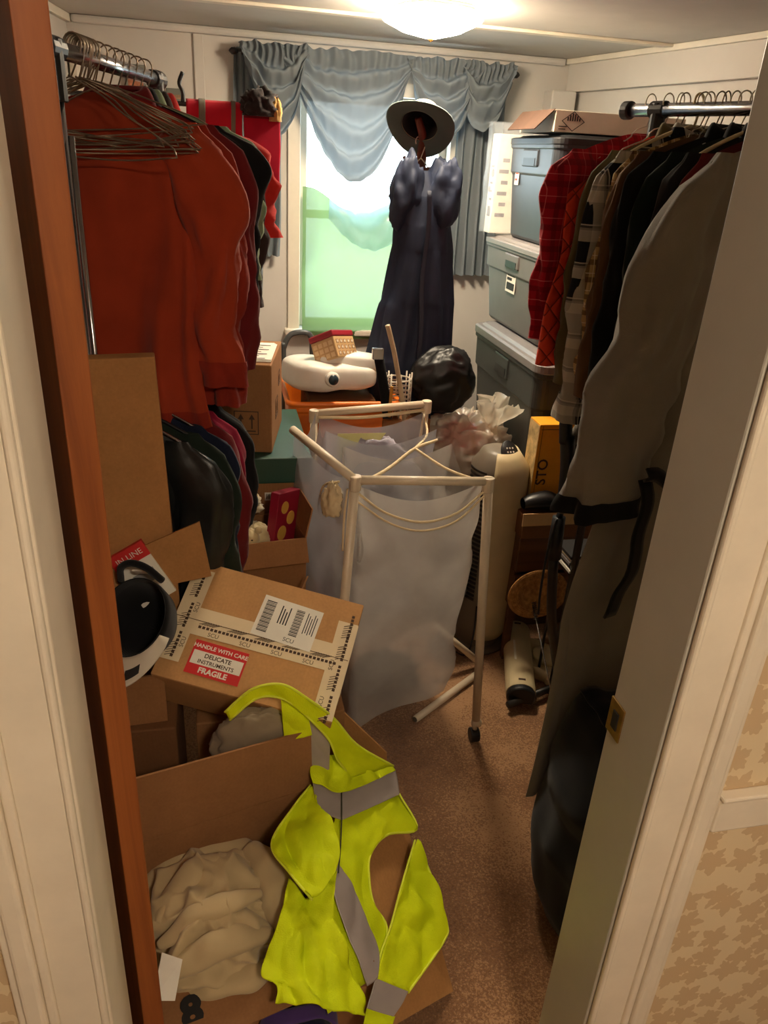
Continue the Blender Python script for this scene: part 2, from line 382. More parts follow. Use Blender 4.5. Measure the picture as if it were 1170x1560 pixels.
MB().bx(WX0-.07, 3.61, WZ0-.03, WX1+.07, 3.71, WZ0-.001).build('sill', TRIMW, win, bevel=.006)
# doorway wall with the hall's wallpaper, jambs and mouldings
DX0, DX1, DY0, DY1 = -.178, .56, .685, .80
m = MB(); m.bx(-1.7, DY0, 0, DX0-.022, DY1, H+.1); m.bx(DX1+.022, DY0, 0, 2.5, DY1, H+.1); m.bx(DX0-.022, DY0, 2.05, DX1+.022, DY1, H+.1)
struct(m.build('wall_front', WALLP))
struct(MB().bx(-1.7, -1.35, 0, 2.5, -1.25, H+.1).build('wall_hall', PAINT)); struct(MB().bx(-1.75, -1.3, 0, -1.65, .685, H+.1).build('wall_hall_left', PAINT)); struct(MB().bx(2.45, -1.3, 0, 2.55, .685, H+.1).build('wall_hall_right', PAINT))
d1 = thing('door_1', None, None, (DX1, .74, 0)); struct(d1)
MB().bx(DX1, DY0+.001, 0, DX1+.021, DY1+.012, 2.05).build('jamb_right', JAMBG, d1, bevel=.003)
MB().bx(DX0-.021, DY0+.001, 0, DX0, DY1, 2.05).build('jamb_left', JAMBW, d1, bevel=.003)
MB().bx(DX0, DY0+.001, 2.03, DX1, DY1, 2.05).build('jamb_head', JAMBW, d1, bevel=.003)
for sg, x in ((1, DX1), (-1, DX0)):
    def seg(name, a, b_, y, mat, bv): 
        xx = sorted((x+sg*a, x+sg*b_)); MB().bx(xx[0], y, 0, xx[1], DY0+.0005, 2.12).build(name, mat, d1, bevel=bv, seg=3)
    seg('casing_bead', .002, .012, DY0-.012, JAMBW, .005); seg('casing_flat', .012, .062, DY0-.008, JAMBW, .001)
    seg('casing_cove', .062, .074, DY0-.014, JAMBW, .004); seg('casing_band', .074, .100, DY0-.021, JAMBW, .006); seg('casing_back_band', .100, .110, DY0-.013, JAMBW, .003)
sp = MB().bx(DX1-.0025, .775, .925, DX1+.002, .8135, .985).build('strike_plate', BRASS, d1, bevel=.001)
MB().bx(DX1-.004, .785, .94, DX1-.002, .80, .97).build('latch_hole', INK, sp)
struct(MB().bx(DX1+.111, DY0-.014, .835, 2.44, DY0, .90).build('trim_10', JAMBW, bevel=.004))
struct(MB().bx(DX1+.111, DY0-.02, .898, 2.44, DY0, .906).build('trim_11', JAMBW, bevel=.003))
# wooden door leaf swung wide open against the clutter
ang = 117
dl = thing('door_2', None, None, M=T(-.168, .832, .012) @ rot('Z', ang)); struct(dl)
DW = woodm('stained_door', (172, 98, 46), (122, 62, 28), .4, 16.)
MB().bx(0, -.034, 0, .60, 0, 2.0).build('leaf', DW, dl, bevel=.002, local=True)
MB().lathe([(.012, 0), (.012, .03), (.028, .04), (.03, .055), (.02, .066), (0, .068)], 20, T(.55, -.034, .93) @ rot('X', 90)).build('knob', BRASS, dl, local=True, smooth=True)
# hall lamp, behind the photographer
hl = thing('hall_ceiling_lamp', 'round frosted ceiling lamp in the hallway outside the room', 'lamp', (.35, -.5, H+.1))
MB().lathe([(.13, 0), (.13, -.02), (.11, -.025)], 32).build('pan', BRASS, hl, local=True, smooth=True)
MB().lathe([(.11, -.022), (.12, -.05), (.085, -.085), (0, -.1)], 32).build('shade', emit('hall_lamp_glass', (1., .83, .62), HALL_STRENGTH), hl, local=True, smooth=True)
# ceiling light of the room
lp = thing('ceiling_light', 'glowing white faceted glass ceiling light on a brass pan', 'lamp', (.69, 2.72, H))
MB().lathe([(.118, 0), (.122, -.012), (.112, -.018)], 40, rot('Z', 12), pw=3.2).build('pan', pm('lamp_pan', (214, 170, 96), .35, .1, 10., metal=.6), lp, smooth=True, local=True)
MB().lathe([(.112, -.015), (.128, -.022), (.146, -.037), (.140, -.045), (.085, -.072), (.02, -.088), (0, -.089)], 48, rot('Z', 12), pw=3.0).build('shade', emit('lamp_glass', (1., .83, .60), LAMP_STRENGTH), lp, smooth=True, local=True)
MB().lathe([(.008, -.087), (.008, -.092), (.004, -.098), (0, -.099)], 16).build('finial', BRASS, lp, smooth=True, local=True)
# ------------------------------------------------------------------ cloth builders
def hanger(loc, ang, label, mat, w=.20, group=None, tilt=0., drop=.10, bow=.012, roll=0., name='wire_hanger', r=.0017, cat='hanger'):
    pts = []
    for k in range(11):
        a = math.radians(205-k*23); pts.append((.019*math.cos(a), 0, .004+.019*math.sin(a)))
    pts += [(.012, 0, -.02), (0, 0, -.05)]
    n = 10
    for i in range(1, n+1): pts.append((-w*i/n, bow*math.sin(i*1.3), -.05-drop*(i/n)**1.1))
    for i in range(1, 2*n+1): pts.append((-w+w*i/n, bow*math.sin(i*.5+1), -.053-drop-bow*math.sin(PI*i/(2*n))))
    for i in range(1, n+1): pts.append((w-w*i/n, bow*math.sin(i*1.1), -.05-drop*(1-i/n)**1.1))
    M = T(*loc) @ rot('Z', ang) @ rot('Y', roll) @ rot('X', tilt)
    o = MB().tube([M @ Vector(p) for p in pts], r, 6).build(name, mat, None, smooth=True, base=loc)
    return tag(o, label, cat, group)
def tubehanger(loc, ang, label, mat, w=.2, group=None, roll=0.):
    pts = [(.016*math.cos(math.radians(205-k*23)), 0, .004+.016*math.sin(math.radians(205-k*23))) for k in range(11)]+[(.008, 0, -.02), (0, 0, -.05)]
    M = T(*loc) @ rot('Z', ang) @ rot('Y', roll)
    e = thing('plastic_hanger', label, 'hanger', M=M, group=group)
    MB().tube(pts, .003, 8).build('hook', mat, e, smooth=True, local=True)
    MB().tube([(-.01, 0, -.05), (-w*.5, 0, -.075), (-w, 0, -.115), (-w*1.02, 0, -.13), (-w*.95, 0, -.14), (0, 0, -.14), (w*.95, 0, -.14), (w*1.02, 0, -.13), (w, 0, -.115), (w*.5, 0, -.075), (.01, 0, -.05)], .0045, 8, smooth=40).build('frame', mat, e, smooth=True, local=True)
    return e
def garment(name, label, cat, loc, ang, Wd, Ln, mat, sl=.55, th=.05, seed=0, group=None, sleeve_mat=None, cuff=None, collar=None, drop=.075,
            flare=1.06, fold=.02, out=.03, sr=(.085, .045), top=.055, hood=False, front=None, sides=(-1, 1), hemband=None, shade=None, fwd=.0, fr=9., nphi=72, nv=44, droop=0., lean=0., cuffv=.90):
    """a garment on a hanger: body, sleeves, cuffs, collar as parts; local x = across the shoulders, -y = front"""
    M = T(*loc) @ rot('Z', ang)
    g = thing(name, label, cat, M=M, group=group)
    hw = Wd/2
    def P(c, s, v, inflate=0.):
        w = hw*(1+(flare-1)*v)*(1-.10*math.sin(PI*min(1, v*1.6))*.5)
        u = (1 if c >= 0 else -1)*abs(c)**.8*w
        q = abs(u)/w
        tz = -top-drop*q**1.25-.012*(1-q)**4
        z = tz*(1-v)+(-Ln+.015*nz(u*9, seed))*v - droop*q*v*v
        env = min(1., v*7)**.6
        y = s*(th*env*(.55+.45*(1-q**3)))+inflate*s
        a = .15+.85*sm(.02, .8, v)
        y += a*fold*(1.5*nz(u*fr+seed*7.1, v*1.1+seed, s*.6+seed)+.7*nz(u*fr*2.3+3*seed, v*1.7, s+seed))
        u += a*fold*.6*nz(v*3+seed, u*6, seed*3.3)
        # diagonal pull folds from the shoulder
        y += .25*fold*math.sin(18*(u*.8-z)+4*nz(u*4, z*4, seed))*sm(.02, .2, v)*(1-sm(.4, .8, v))
        return Vector((u-lean*min(1., max(0., -z/1.0)), y-fwd*v, z))
    MB().grid(lambda a, v: P(math.cos(2*PI*a), math.sin(2*PI*a), v), nphi, nv, wrap=True).build('body', mat, g, smooth=True, local=True)
    if hemband:
        MB().grid(lambda a, v: P(math.cos(2*PI*a), math.sin(2*PI*a), .94+.062*v, .004), nphi, 4, wrap=True).build('hem', hemband, g, smooth=True, local=True)
    for sd in sides:
        if sl <= 0: break
        def S(a, v, k=0., sd=sd):
            cx = sd*(hw*.86+(.03+out)*sm(0, .25, v)+out*.6*v); cz = -top-drop*.72-.004-sl*v
            rx = sr[0]*(1-v)+sr[1]*v; ry = min(th*1.0, sr[0])*(1-v)*.9+sr[1]*.75*v
            e = sm(0, .1, v)
            rx *= (.35+.65*e); ry *= (.3+.7*e)
            ca, sa = math.cos(2*PI*a), math.sin(2*PI*a)
            d = 1+.35*fold/.02*nz(ca*1.6+seed, sa*1.6+sd, v*5+seed)+.28*nz(v*11+seed, ca*1.2, sa*1.2+sd)*sm(.15, .7, v)
            bend = .018*nz(v*2.5+seed*2, sd)+fwd*v*.6
            return Vector((cx+rx*d*ca+k*ca+.03*nz(v*2+seed, 5*sd)-lean*min(1., max(0., -cz/1.0)), ry*d*sa+k*sa-bend, cz))
        sv = MB().grid(lambda a, v: S(a, v), 28, 34, wrap=True).build('sleeve', sleeve_mat or mat, g, smooth=True, local=True)
        if cuff: MB().grid(lambda a, v: S(a, cuffv+(1.005-cuffv)*v, .003), 28, 5, wrap=True).build('cuff', cuff, sv, smooth=True, local=True)
    if collar:
        def Cc(a, v):
            ca, sa = math.cos(2*PI*a), math.sin(2*PI*a)
            return Vector((ca*(.048+.045*v), sa*(.018+.022*v)-.008*v, -top+.002+.014*math.sin(PI*min(1, v*1.2))-.05*v*v-.02*(sa < 0)*abs(sa)))
        MB().grid(Cc, 32, 8, wrap=True).build('collar', collar, g, smooth=True, local=True)
    if front:
        for u0, u1, mt in front:
            fm = MB()
            def Fp(a, v, u0=u0, u1=u1):
                c = u0+(u1-u0)*a; s = -math.sqrt(max(0, 1-c*c)); p = P(c, s, .03+.96*v); return p+Vector((0, -.004, 0))
            fm.grid(Fp, 4, nv).build('placket', mt, g, smooth=True, local=True)
    return g
def crumple(c, rad, seed, amp=.25, fr=2.2, nu=96, nv=56, zmin=-.6, M=None, warp=.6, octv=3):
    """a heap of crumpled cloth: ridged folds over a flattened blob"""
    mb = MB(); mt = M or Matrix.Identity(4)
    def fn(a, v):
        th_, ph = 2*PI*a, PI*v
        d = Vector((math.sin(ph)*math.cos(th_), math.sin(ph)*math.sin(th_), math.cos(ph)))
        q = d*fr+Vector((seed*3.1, seed*1.7, seed))
        w = noise.noise_vector(q*.8)*warp
        r = 0.; A = 1.
        for o in range(octv):
            r += A*(1-2.2*abs(noise.noise(q*(1.9**o)+w+Vector((0, 0, o*5.))))); A *= .5
        p = d*(1+amp*(r-.6))
        p.z = max(p.z, zmin)
        return Vector(c)+(mt.to_3x3() @ Vector((p.x*rad[0], p.y*rad[1], p.z*rad[2])))
    mb.grid(fn, nu, nv, wrap=True); return mb
def patch_fn(ctrl):
    """smooth surface through a grid of control points (rows of equal length)"""
    R = len(ctrl); K = len(ctrl[0]); C = [[Vector(p) for p in r] for r in ctrl]
    def cr(Q, t):
        n = len(Q)
        if n == 2: return Q[0].lerp(Q[1], t)
        x = t*(n-1); k = min(int(x), n-2); u = x-k
        a = Q[k-1] if k > 0 else Q[0]*2-Q[1]; b_, c_ = Q[k], Q[k+1]; d = Q[k+2] if k+2 < n else Q[-1]*2-Q[-2]
        return .5*((2*b_)+(c_-a)*u+(2*a-5*b_+4*c_-d)*u*u+(3*b_-a-3*c_+d)*u**3)
    return lambda u, v: cr([cr(r, u) for r in C], v)
def patch(ctrl, nu=24, nv=24, amp=.004, fr=14., seed=0, off=0., rng=(0, 1, 0, 1)):
    S = patch_fn(ctrl); u0, u1, v0, v1 = rng
    def fn(a, b_):
        u, v = u0+(u1-u0)*a, v0+(v1-v0)*b_
        p = S(u, v); e = .01
        n = (S(min(1, u+e), v)-S(max(0, u-e), v)).cross(S(u, min(1, v+e))-S(u, max(0, v-e)))
        n = n.normalized() if n.length > 1e-12 else Vector((0, 0, 1))
        q = p*fr+Vector((seed*2.3, seed, seed*.7))
        return p+n*(off+amp*(.8*noise.noise(q)+.7*(.5-abs(noise.noise(Vector((q.x*1.6+.5*q.z, q.y*.7, q.z*1.2+3))))*2)+.25*noise.noise(q*2.7)))
    return MB().grid(fn, nu, nv)

# ------------------------------------------------------------------ left garment rack
RUST = fab('rust_knit', (160, 58, 32), .12, 520., st=.12); RUSTD = fab('rust_rib', (140, 42, 26), .12, 700.)
MAROON = fab('maroon_knit', (104, 26, 28), .12); SAGE = fab('sage_cotton', (132, 146, 116), .12); REDC = fab('red_cotton', (196, 40, 34), .1)
BLACKF = fab('black_cloth', (20, 20, 22), .2); NAVYF = fab('navy_cloth', (26, 32, 52), .2); DKGREEN = fab('dark_green_cloth', (30, 40, 32), .2); CRIMSON = fab('crimson_cloth', (134, 22, 50), .12)
GREYF = fab('grey_fleece', (112, 106, 100), .10, 300.); OLIVE = fab('olive_canvas', (98, 86, 58), .15); BROWNF = fab('brown_cloth', (96, 68, 42), .15)
LA, LB = V(-.273, 1.647, 1.84), V(-.13, 2.266, 1.84)
def lrod(s): d = (LB-LA).normalized(); return LA+d*s
LANG = math.degrees(math.atan2(-.225, .974))
rk = thing('garment_rack', 'chrome garment rack with black joints holding rust sweaters', 'garment rack', (LA.x, LA.y, 0))
MB().tube([lrod(-.02), lrod(.65)], .0155, 16).build('top_rail', CHROME, rk, smooth=True)
for s in (0, .62):
    p = lrod(s); MB().tube([(p.x, p.y, .02), (p.x, p.y, 1.80)], .0125, 14).build('upright', CHROME, rk, smooth=True)
    j = MB(); j.tube([(p.x, p.y, 1.755), (p.x, p.y, 1.855)], .020, 14); j.tube([lrod(s-.03), lrod(s+.03)], .0205, 14); j.build('joint', BLACKP, rk, smooth=False, bevel=.002)
    MB().tube([(p.x-.2, p.y-.0, .035), (p.x+.2, p.y, .035)], .0125, 12).build('foot', CHROME, rk, smooth=True)
    MB().tube([(p.x+.019, p.y-.01, .6), (p.x+.019, p.y-.01, 1.7)], .006, 8).build('side_wire', CHROME, rk, smooth=True)
LOWY = [(-.25, 1.60), (-.235, 1.66), (-.22, 1.725), (-.21, 1.79), (-.20, 1.86), (-.19, 1.93), (-.18, 2.0)]
MB().tube([lrod(0)-V(0, 0, .66), lrod(.62)-V(0, 0, .66)], .0125, 14).build('lower_rail', CHROME, rk, smooth=True)
e = MB(); e.tube([lrod(.62), lrod(.655)], .022, 16); e.build('end_cap', BLACKP, rk, bevel=.003)
random.seed(4)
hgrp = 'empty wire hangers on the left rack'
for i in range(14):
    p = lrod(.10+.0075*i+random.uniform(-.003, .003)); p.z += .013
    hanger(p, LANG+random.uniform(-16, 16), 'empty bent wire hanger bunched on the chrome rail before the rust sweater', WIRE, .205+random.uniform(-.01, .02), hgrp, random.uniform(-5, 5), .10+random.uniform(-.02, .025), random.uniform(.004, .018), random.uniform(-7, 9))
ls = [(.235, 'rust_sweater', 'rust red knit sweater with ribbed cuffs hung foremost on the left rack', 'sweater', RUST, RUSTD, .38, .78, .56, .04, 1),
      (.285, 'rust_sweater', 'darker rust red sweater squeezed behind the foremost one', 'sweater', RUSTD, RUSTD, .40, .74, .62, .025, 2),
      (.335, 'maroon_shirt', 'maroon long-sleeved shirt between rust sweater and sage shirt', 'shirt', MAROON, None, .41, .72, .55, .02, 3),
      (.375, 'black_shirt', 'black shirt with a yellow collar patch on the left rack', 'shirt', BLACKF, None, .42, .70, .40, .02, 4),
      (.425, 'sage_shirt', 'sage green shirt hanging between dark shirts and the red one', 'shirt', SAGE, None, .44, .70, .34, .03, 5),
      (.48, 'dark_shirt', 'dark printed shirt showing below the sage green sleeve', 'shirt', fab('dark_print', (52, 34, 32), .3), None, .42, .62, .42, .02, 6),
      (.535, 'red_shirt', 'bright red short-sleeved shirt last on the left rack', 'shirt', REDC, None, .36, .64, .25, .035, 7)]
for (s, nm, lab, cat, mt, cf, wd_, ln, sl, th, sd) in ls:
    p = lrod(s); p.z += .013
    garment(nm, lab, cat, p, LANG, wd_, ln, mt, sl, th, sd, None, cuff=cf, collar=None if nm == 'rust_sweater' else mt, hemband=cf, fold=.042 if cf else .02, out=.02 if sl > .3 else .04, sr=(.075, .043) if sl > .3 else (.08, .065), fr=17. if cf else 9.)
    hanger(p, LANG, 'wire hanger inside the '+' '.join(lab.split()[:9]), WIRE, .17)
# dark coats on the lower rail
lw = [(1.735, BLACKF, .0, 'dark_coat', 'shiny black coat foremost on the lower rail behind cartons', .62), (1.79, DKGREEN, .0, 'dark_green_jacket', 'dark green jacket behind the shiny black coat on the lower rail', .56),
      (1.845, NAVYF, 0, 'navy_jacket', 'navy blue jacket in the row on the lower rail', .5), (1.90, MAROON, 0, 'maroon_jacket', 'dark maroon jacket in the row on the lower rail', .5),
      (1.955, CRIMSON, 0, 'crimson_top', 'crimson top between dark jackets on the lower rail', .46), (2.01, BLACKF, 0, 'black_jacket', 'black jacket farthest back on the lower rail below the rust sleeves', .46)]
SHINY = pm('shiny_black_cloth', (30, 32, 32), .35, .2, 20., .2, 30.)
for i, (y, mt, _, nm, lab, ln) in enumerate(lw):
    s = (y-1.647)/.974; p = lrod(max(.01, s)); p = V(p.x, y, 1.18+.0135-.0)
    garment(nm, lab, 'jacket', p, LANG-6, .36+.02*(i % 2), ln, SHINY if i == 0 else mt, .50, .028, 20+i, None, collar=mt, fold=.02, out=.015, top=.05, sr=(.08, .05))
    tubehanger(p, LANG-6, 'plastic hanger inside the '+' '.join(lab.split()[:10]), BLACKP if i % 2 else CHROME, .17)
# red folded cloths on a black wall arm
arm = thing('clothes_arm', 'black metal clothes arm reaching out from the left wall', 'wall arm', (wl(2.72), 2.72, 1.80))
MB().tube([(wl(2.72)+.008, 2.72, 1.825), (.215, 2.72, 1.80)], .007, 10).build('bar', DARKMET, arm, smooth=True)
MB().bx(wl(2.72)+.002, 2.70, 1.76, wl(2.72)+.012, 2.74, 1.88).build('plate', DARKMET, arm, bevel=.003)
MB().tube([(-.085, 2.72, 1.81), (-.083, 2.72, 1.84), (-.092, 2.72, 1.865), (-.08, 2.72, 1.895)], .006, 8, smooth=16).build('hook', BLACKP, arm, smooth=True)
def foldover(name, label, cat, x0, x1, y, ztop, zf, zb, mt, seed, th=.013, strips=()):
    g = thing(name, label, cat, ((x0+x1)/2, y, min(zf, zb)))
    Lf, Lb = ztop-zf, ztop-zb; tot = Lf+Lb+PI*th
    def fn(u, v, o=0.):
        d = v*tot; x = x0+(x1-x0)*u; r = th+o
        if d < Lf: q = (y-r, zf+d)
        elif d < Lf+PI*th: a = (d-Lf)/th; q = (y-r*math.cos(a), ztop+r*math.sin(a))
        else: q = (y+r, ztop-(d-Lf-PI*th))
        lo = sm(0, .3, (ztop-q[1]))
        return Vector((x+.008*nz(q[1]*9, seed), q[0]-abs(lo*.018*nz(x*13+seed, q[1]*2.5, seed)), q[1]))
    MB().grid(fn, 26, 40).build('cloth', mt, g, smooth=True, solid=.003)
    for (u0, u1, v0, v1, m2, nm) in strips: MB().grid(lambda u, v: fn(u0+(u1-u0)*u, v0+(v1-v0)*v, .004), 6, 20).build(nm, m2, g, smooth=True, solid=.002)
    return g
REDM = fab('red_woven', (186, 28, 48), .1); GREYS = fab('grey_webbing', (112, 106, 92), .1)
foldover('folded_red_cloth', 'red cloth with grey straps folded over the black wall arm', 'cloth', -.075, .095, 2.72, 1.803, 1.52, 1.45, REDM, 3, .02, [(.22, .34, .0, .52, GREYS, 'strap'), (.80, .88, .05, .5, GREYS, 'strap')])
foldover('red_pouch_cloth', 'shorter red cloth folded beside the strapped red one', 'cloth', .10, .212, 2.72, 1.803, 1.582, 1.60, fab('red_deep', (170, 24, 50), .1), 5, .024, [(.0, 1., .40, .44, fab('red_seam', (120, 16, 34)), 'seam')])
tag(crumple((.15, 2.70, 1.815), (.05, .05, .045), 9, .4, 2.2, 40, 24).build('dark_scarf', fab('mottled_scarf', (46, 40, 40), .4), smooth=True), 'dark crumpled scarf lying on the red cloths', 'scarf')
tag(crumple((.198, 2.69, 1.80), (.018, .03, .04), 12, .3, 2., 30, 20).build('tan_glove', fab('tan_glove_cloth', (184, 146, 90), .1), smooth=True), 'small tan cloth scrap beside the dark scarf', 'cloth')
# pictures on the back wall
for (x0, z0, x1, z1, lab, c1, c2) in ((-.335, 1.855, -.252, 1.975, 'small grey framed picture with an orange figure on the back wall', (120, 122, 116), (178, 110, 78)), (-.176, 1.85, -.108, 1.90, 'tiny framed picture beside the larger one on the back wall', (110, 112, 104), (150, 120, 92))):
    g = thing('wall_picture', lab, 'picture', ((x0+x1)/2, 3.655, z0))
    MB().bx(x0, 3.640, z0, x1, 3.659, z1).build('frame', pm('frame_%d' % int(x0*1000), c1, .5), g, bevel=.002)
    MB().bx(x0+.012, 3.638, z0+.012, x1-.012, 3.641, z0+(z1-z0)*.55).build('print', pm('print_%d' % int(x0*1000), c2, .6, .4, 40.), g)
# ------------------------------------------------------------------ right garment rack
RA = V(1.08, 2.02, 1.84); RD = V(.342, -.94, 0)
def rrod(s): return RA+RD*s
RANG = 20.
rk2 = thing('garment_rack', 'chrome garment rack crowded with coats and a grey robe', 'garment rack', (1.2, 1.6, 0))
MB().tube([rrod(-.03), rrod(.92)], .0155, 16).build('top_rail', CHROME, rk2, smooth=True)
for s in (.06, .9):
    p = rrod(s); MB().tube([(p.x, p.y, .02), (p.x, p.y, 1.83)], .0125, 14).build('upright', DARKMET, rk2, smooth=True)
    j = MB(); j.tube([(p.x, p.y, 1.765), (p.x, p.y, 1.855)], .019, 14); j.tube([rrod(s-.022), rrod(s+.022)], .0205, 14); j.build('joint', BLACKP, rk2, bevel=.002)
    q = V(.94, .342, 0)*.2; MB().tube([V(p.x, p.y, .035)-q, V(p.x, p.y, .035)+q], .0125, 12).build('foot', DARKMET, rk2, smooth=True)
MB().tube([rrod(-.055), rrod(-.03)], .022, 16).build('end_cap', BLACKP, rk2, bevel=.003)
REDPL = plaid('red_tartan', (176, 24, 40), [(.05, .014, 0, (120, 12, 30), .7), (.05, .002, .022, (222, 110, 110), .7)])
BWPL = plaid('black_white_plaid', (26, 26, 30), [(.085, .03, 0, (205, 198, 184), .6), (.085, .003, .05, (205, 198, 184), .7), (.085, .01, .06, (90, 90, 92), .5)])
TANPL = plaid('tan_plaid', (186, 158, 110), [(.04, .012, 0, (70, 46, 30), .7), (.04, .002, .02, (240, 230, 200), .6)])
def quilted():
    m, nt, bs, out = nodes('orange_quilt'); tc = N(nt, 'ShaderNodeTexCoord'); sx = N(nt, 'ShaderNodeSeparateXYZ'); L(nt, tc.outputs['Object'], sx.inputs[0]); hs = []
    for sg in (1., -1.):
        mu = N(nt, 'ShaderNodeMath', operation='MULTIPLY', i={1: sg}); L(nt, sx.outputs[0], mu.inputs[0])
        ad = N(nt, 'ShaderNodeMath', operation='ADD'); L(nt, mu.outputs[0], ad.inputs[0]); L(nt, sx.outputs[2], ad.inputs[1])
        sc = N(nt, 'ShaderNodeMath', operation='MULTIPLY', i={1: 52.}); L(nt, ad.outputs[0], sc.inputs[0])
        sn = N(nt, 'ShaderNodeMath', operation='SINE'); L(nt, sc.outputs[0], sn.inputs[0]); ab = N(nt, 'ShaderNodeMath', operation='ABSOLUTE'); L(nt, sn.outputs[0], ab.inputs[0])
        pw = N(nt, 'ShaderNodeMath', operation='POWER', i={1: .4}); L(nt, ab.outputs[0], pw.inputs[0]); hs.append(pw.outputs[0])
    mn = N(nt, 'ShaderNodeMath', operation='MINIMUM'); L(nt, hs[0], mn.inputs[0]); L(nt, hs[1], mn.inputs[1])
    L(nt, ramp(nt, mn.outputs[0], [(.25, lin((150, 28, 14))), (.5, lin((236, 66, 30)))]), bs.inputs['Base Color']); bs.inputs['Roughness'].default_value = .6; bump(nt, mn.outputs[0], bs, .9, .008)
    return m
ORANGE = quilted()
DKGREY = fab('charcoal_coat', (34, 32, 34), .2)
ROBE = fab('robe_fleece', (132, 127, 120), .08, 300., sheen=.4)
gr = [ # s, name, label, cat, mat, width, length, sleeve, half thickness, seed, extra
 (.03, 'red_plaid_jacket', 'crimson tartan jacket last in the row beside the grey totes', 'jacket', REDPL, .50, .60, .46, .028, 31, {}),
 (.085, 'orange_quilted_vest', 'orange-red diamond-quilted vest in front of the tartan jacket', 'vest', ORANGE, .58, .62, 0, .026, 32, {'lean': .03, 'drop': .16}),
 (.135, 'olive_jacket', 'olive canvas jacket with wrinkled sleeve on the right rack', 'jacket', OLIVE, .46, .72, .56, .024, 33, {'collar': OLIVE}),
 (.175, 'plaid_shirt', 'black and white plaid flannel shirt with a long hanging sleeve', 'shirt', BWPL, .50, .74, .64, .022, 34, {'collar': BWPL, 'cuff': BWPL}),
 (.205, 'tan_plaid_shirt', 'tan small-checked shirt squeezed between plaid shirt and brown coat', 'shirt', TANPL, .47, .72, .56, .016, 35, {}),
 (.235, 'brown_coat', 'brown suede-like coat beside the black coat', 'coat', BROWNF, .50, .76, .56, .022, 36, {}),
 (.275, 'black_coat', 'long black wool coat in the middle of the right rack', 'coat', BLACKF, .50, .80, .56, .026, 37, {'collar': BLACKF}),
 (.325, 'dark_green_coat', 'black-green coat with sloping shoulders behind the robe', 'coat', fab('black_green', (22, 32, 28), .2), .50, .90, .60, .024, 38, {'collar': BLACKF}),
 (.365, 'charcoal_coat', 'charcoal coat between the green coat and the maroon jacket', 'coat', DKGREY, .50, .95, .62, .022, 39, {'collar': DKGREY}),
 (.40, 'maroon_jacket', 'dark maroon jacket with piped edge between dark coats and the robe', 'jacket', MAROON, .50, .95, .6, .02, 40, {}),
 (.435, 'black_jacket', 'black jacket directly behind the grey robe', 'jacket', BLACKF, .46, 1.5, .6, .025, 41, {})]
for (s, nm, lab, cat, mt, wd_, ln, sl, th, sd, ex) in gr:
    short = ' '.join(lab.split()[:9])
    p = rrod(s); p.z += .013
    g = garment(nm, lab, cat, p, RANG, wd_, ln, mt, sl, th, sd, None, fold=.016, out=.005, sr=(.075, .05), fr=8., **ex)
    (hanger(p, RANG, 'wire hanger inside the '+short, WIREW if sd % 3 else WIRE, .20) if sd not in (34, 39) else tubehanger(p, RANG, 'pale plastic hanger inside the '+short, CREAMP, .2))
rp = rrod(.50); rp.z += .013
robe = garment('grey_robe', 'long grey fleece bathrobe with black cuffs and belt on the right rack', 'robe', rp, RANG, .62, 1.60, ROBE, .70, .05, 50, None, cuff=BLACKF, fold=.03, out=.03, sr=(.10, .085), flare=1.28, collar=ROBE, fr=6., nphi=96, nv=60, fwd=.05, lean=.20, cuffv=.95)
hanger(rp, RANG, 'wire hanger holding the grey bathrobe', WIREW, .2)
M_ = W[robe.name]
bt = MB(); bt.grid(lambda u, v: M_ @ Vector((-.50+.26*u, -.125-.02*math.sin(u*3)-.012*math.sin(PI*v), -.69-.085*u-.028*(1-v)+.015*nz(u*5, v))), 20, 4); bt.build('belt', BLACKF, robe, smooth=True, solid=.006)
bt = MB(); bt.grid(lambda u, v: M_ @ Vector((-.50+.035*u+.02*nz(v*4, 1), -.115-.02*math.sin(v*4), -.72-.34*v)), 4, 20); bt.build('belt_end', BLACKF, robe, smooth=True, solid=.006)
for i, s in enumerate((.12, .19, .25, .30, .35, .41, .46, .52)):
    p = rrod(s); p.z += .013
    hanger(p, RANG+(-14 if i % 2 else 12), 'spare wire hanger crowded between the coats on the right rack', WIRE if i % 3 else WIREW, .19, 'spare hangers between the coats', 3*(-1)**i, .10, .006)
# navy sweatshirt over a carton beside the doorway
nvb = MB(); nvb.bx(.80, .98, 0, 1.12, 1.32, .52)
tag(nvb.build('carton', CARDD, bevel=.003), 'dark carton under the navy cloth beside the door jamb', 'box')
def navy(u, v):
    a = PI*(.5+1.0*u)      # wraps the left side of the carton
    r = .06+.02*nz(u*4, v*3, 2)
    prof = [(.0, .60), (.03, .57), (.06, .50), (.085, .42), (.078, .36), (.10, .26), (.095, .18), (.085, .10), (.06, .03)]
    t = v*(len(prof)-1); k = min(int(t), len(prof)-2); f_ = t-k
    rr = prof[k][0]*(1-f_)+prof[k+1][0]*f_; zz = prof[k][1]*(1-f_)+prof[k+1][1]*f_
    rr *= 1+.16*nz(u*6, v*5, 3)
    return Vector((.80+math.cos(a)*rr*1.0, 1.14+math.sin(a)*(.14+rr*.5)*(-1), zz+.012*nz(u*5, v*4, 7)))
nv_ = MB().grid(navy, 40, 40); nv_.grid(lambda u, v: Vector((.79+.30*u, 1.00+.28*v, .60-.02*u+.02*nz(u*5, v*5, 4))), 16, 16)
tag(nv_.build('navy_sweatshirt', fab('navy_fleece', (13, 17, 28), .15, 300., st=.05), smooth=True, solid=.006), 'dark navy fleece hanging in a heap beside the door jamb', 'clothing')

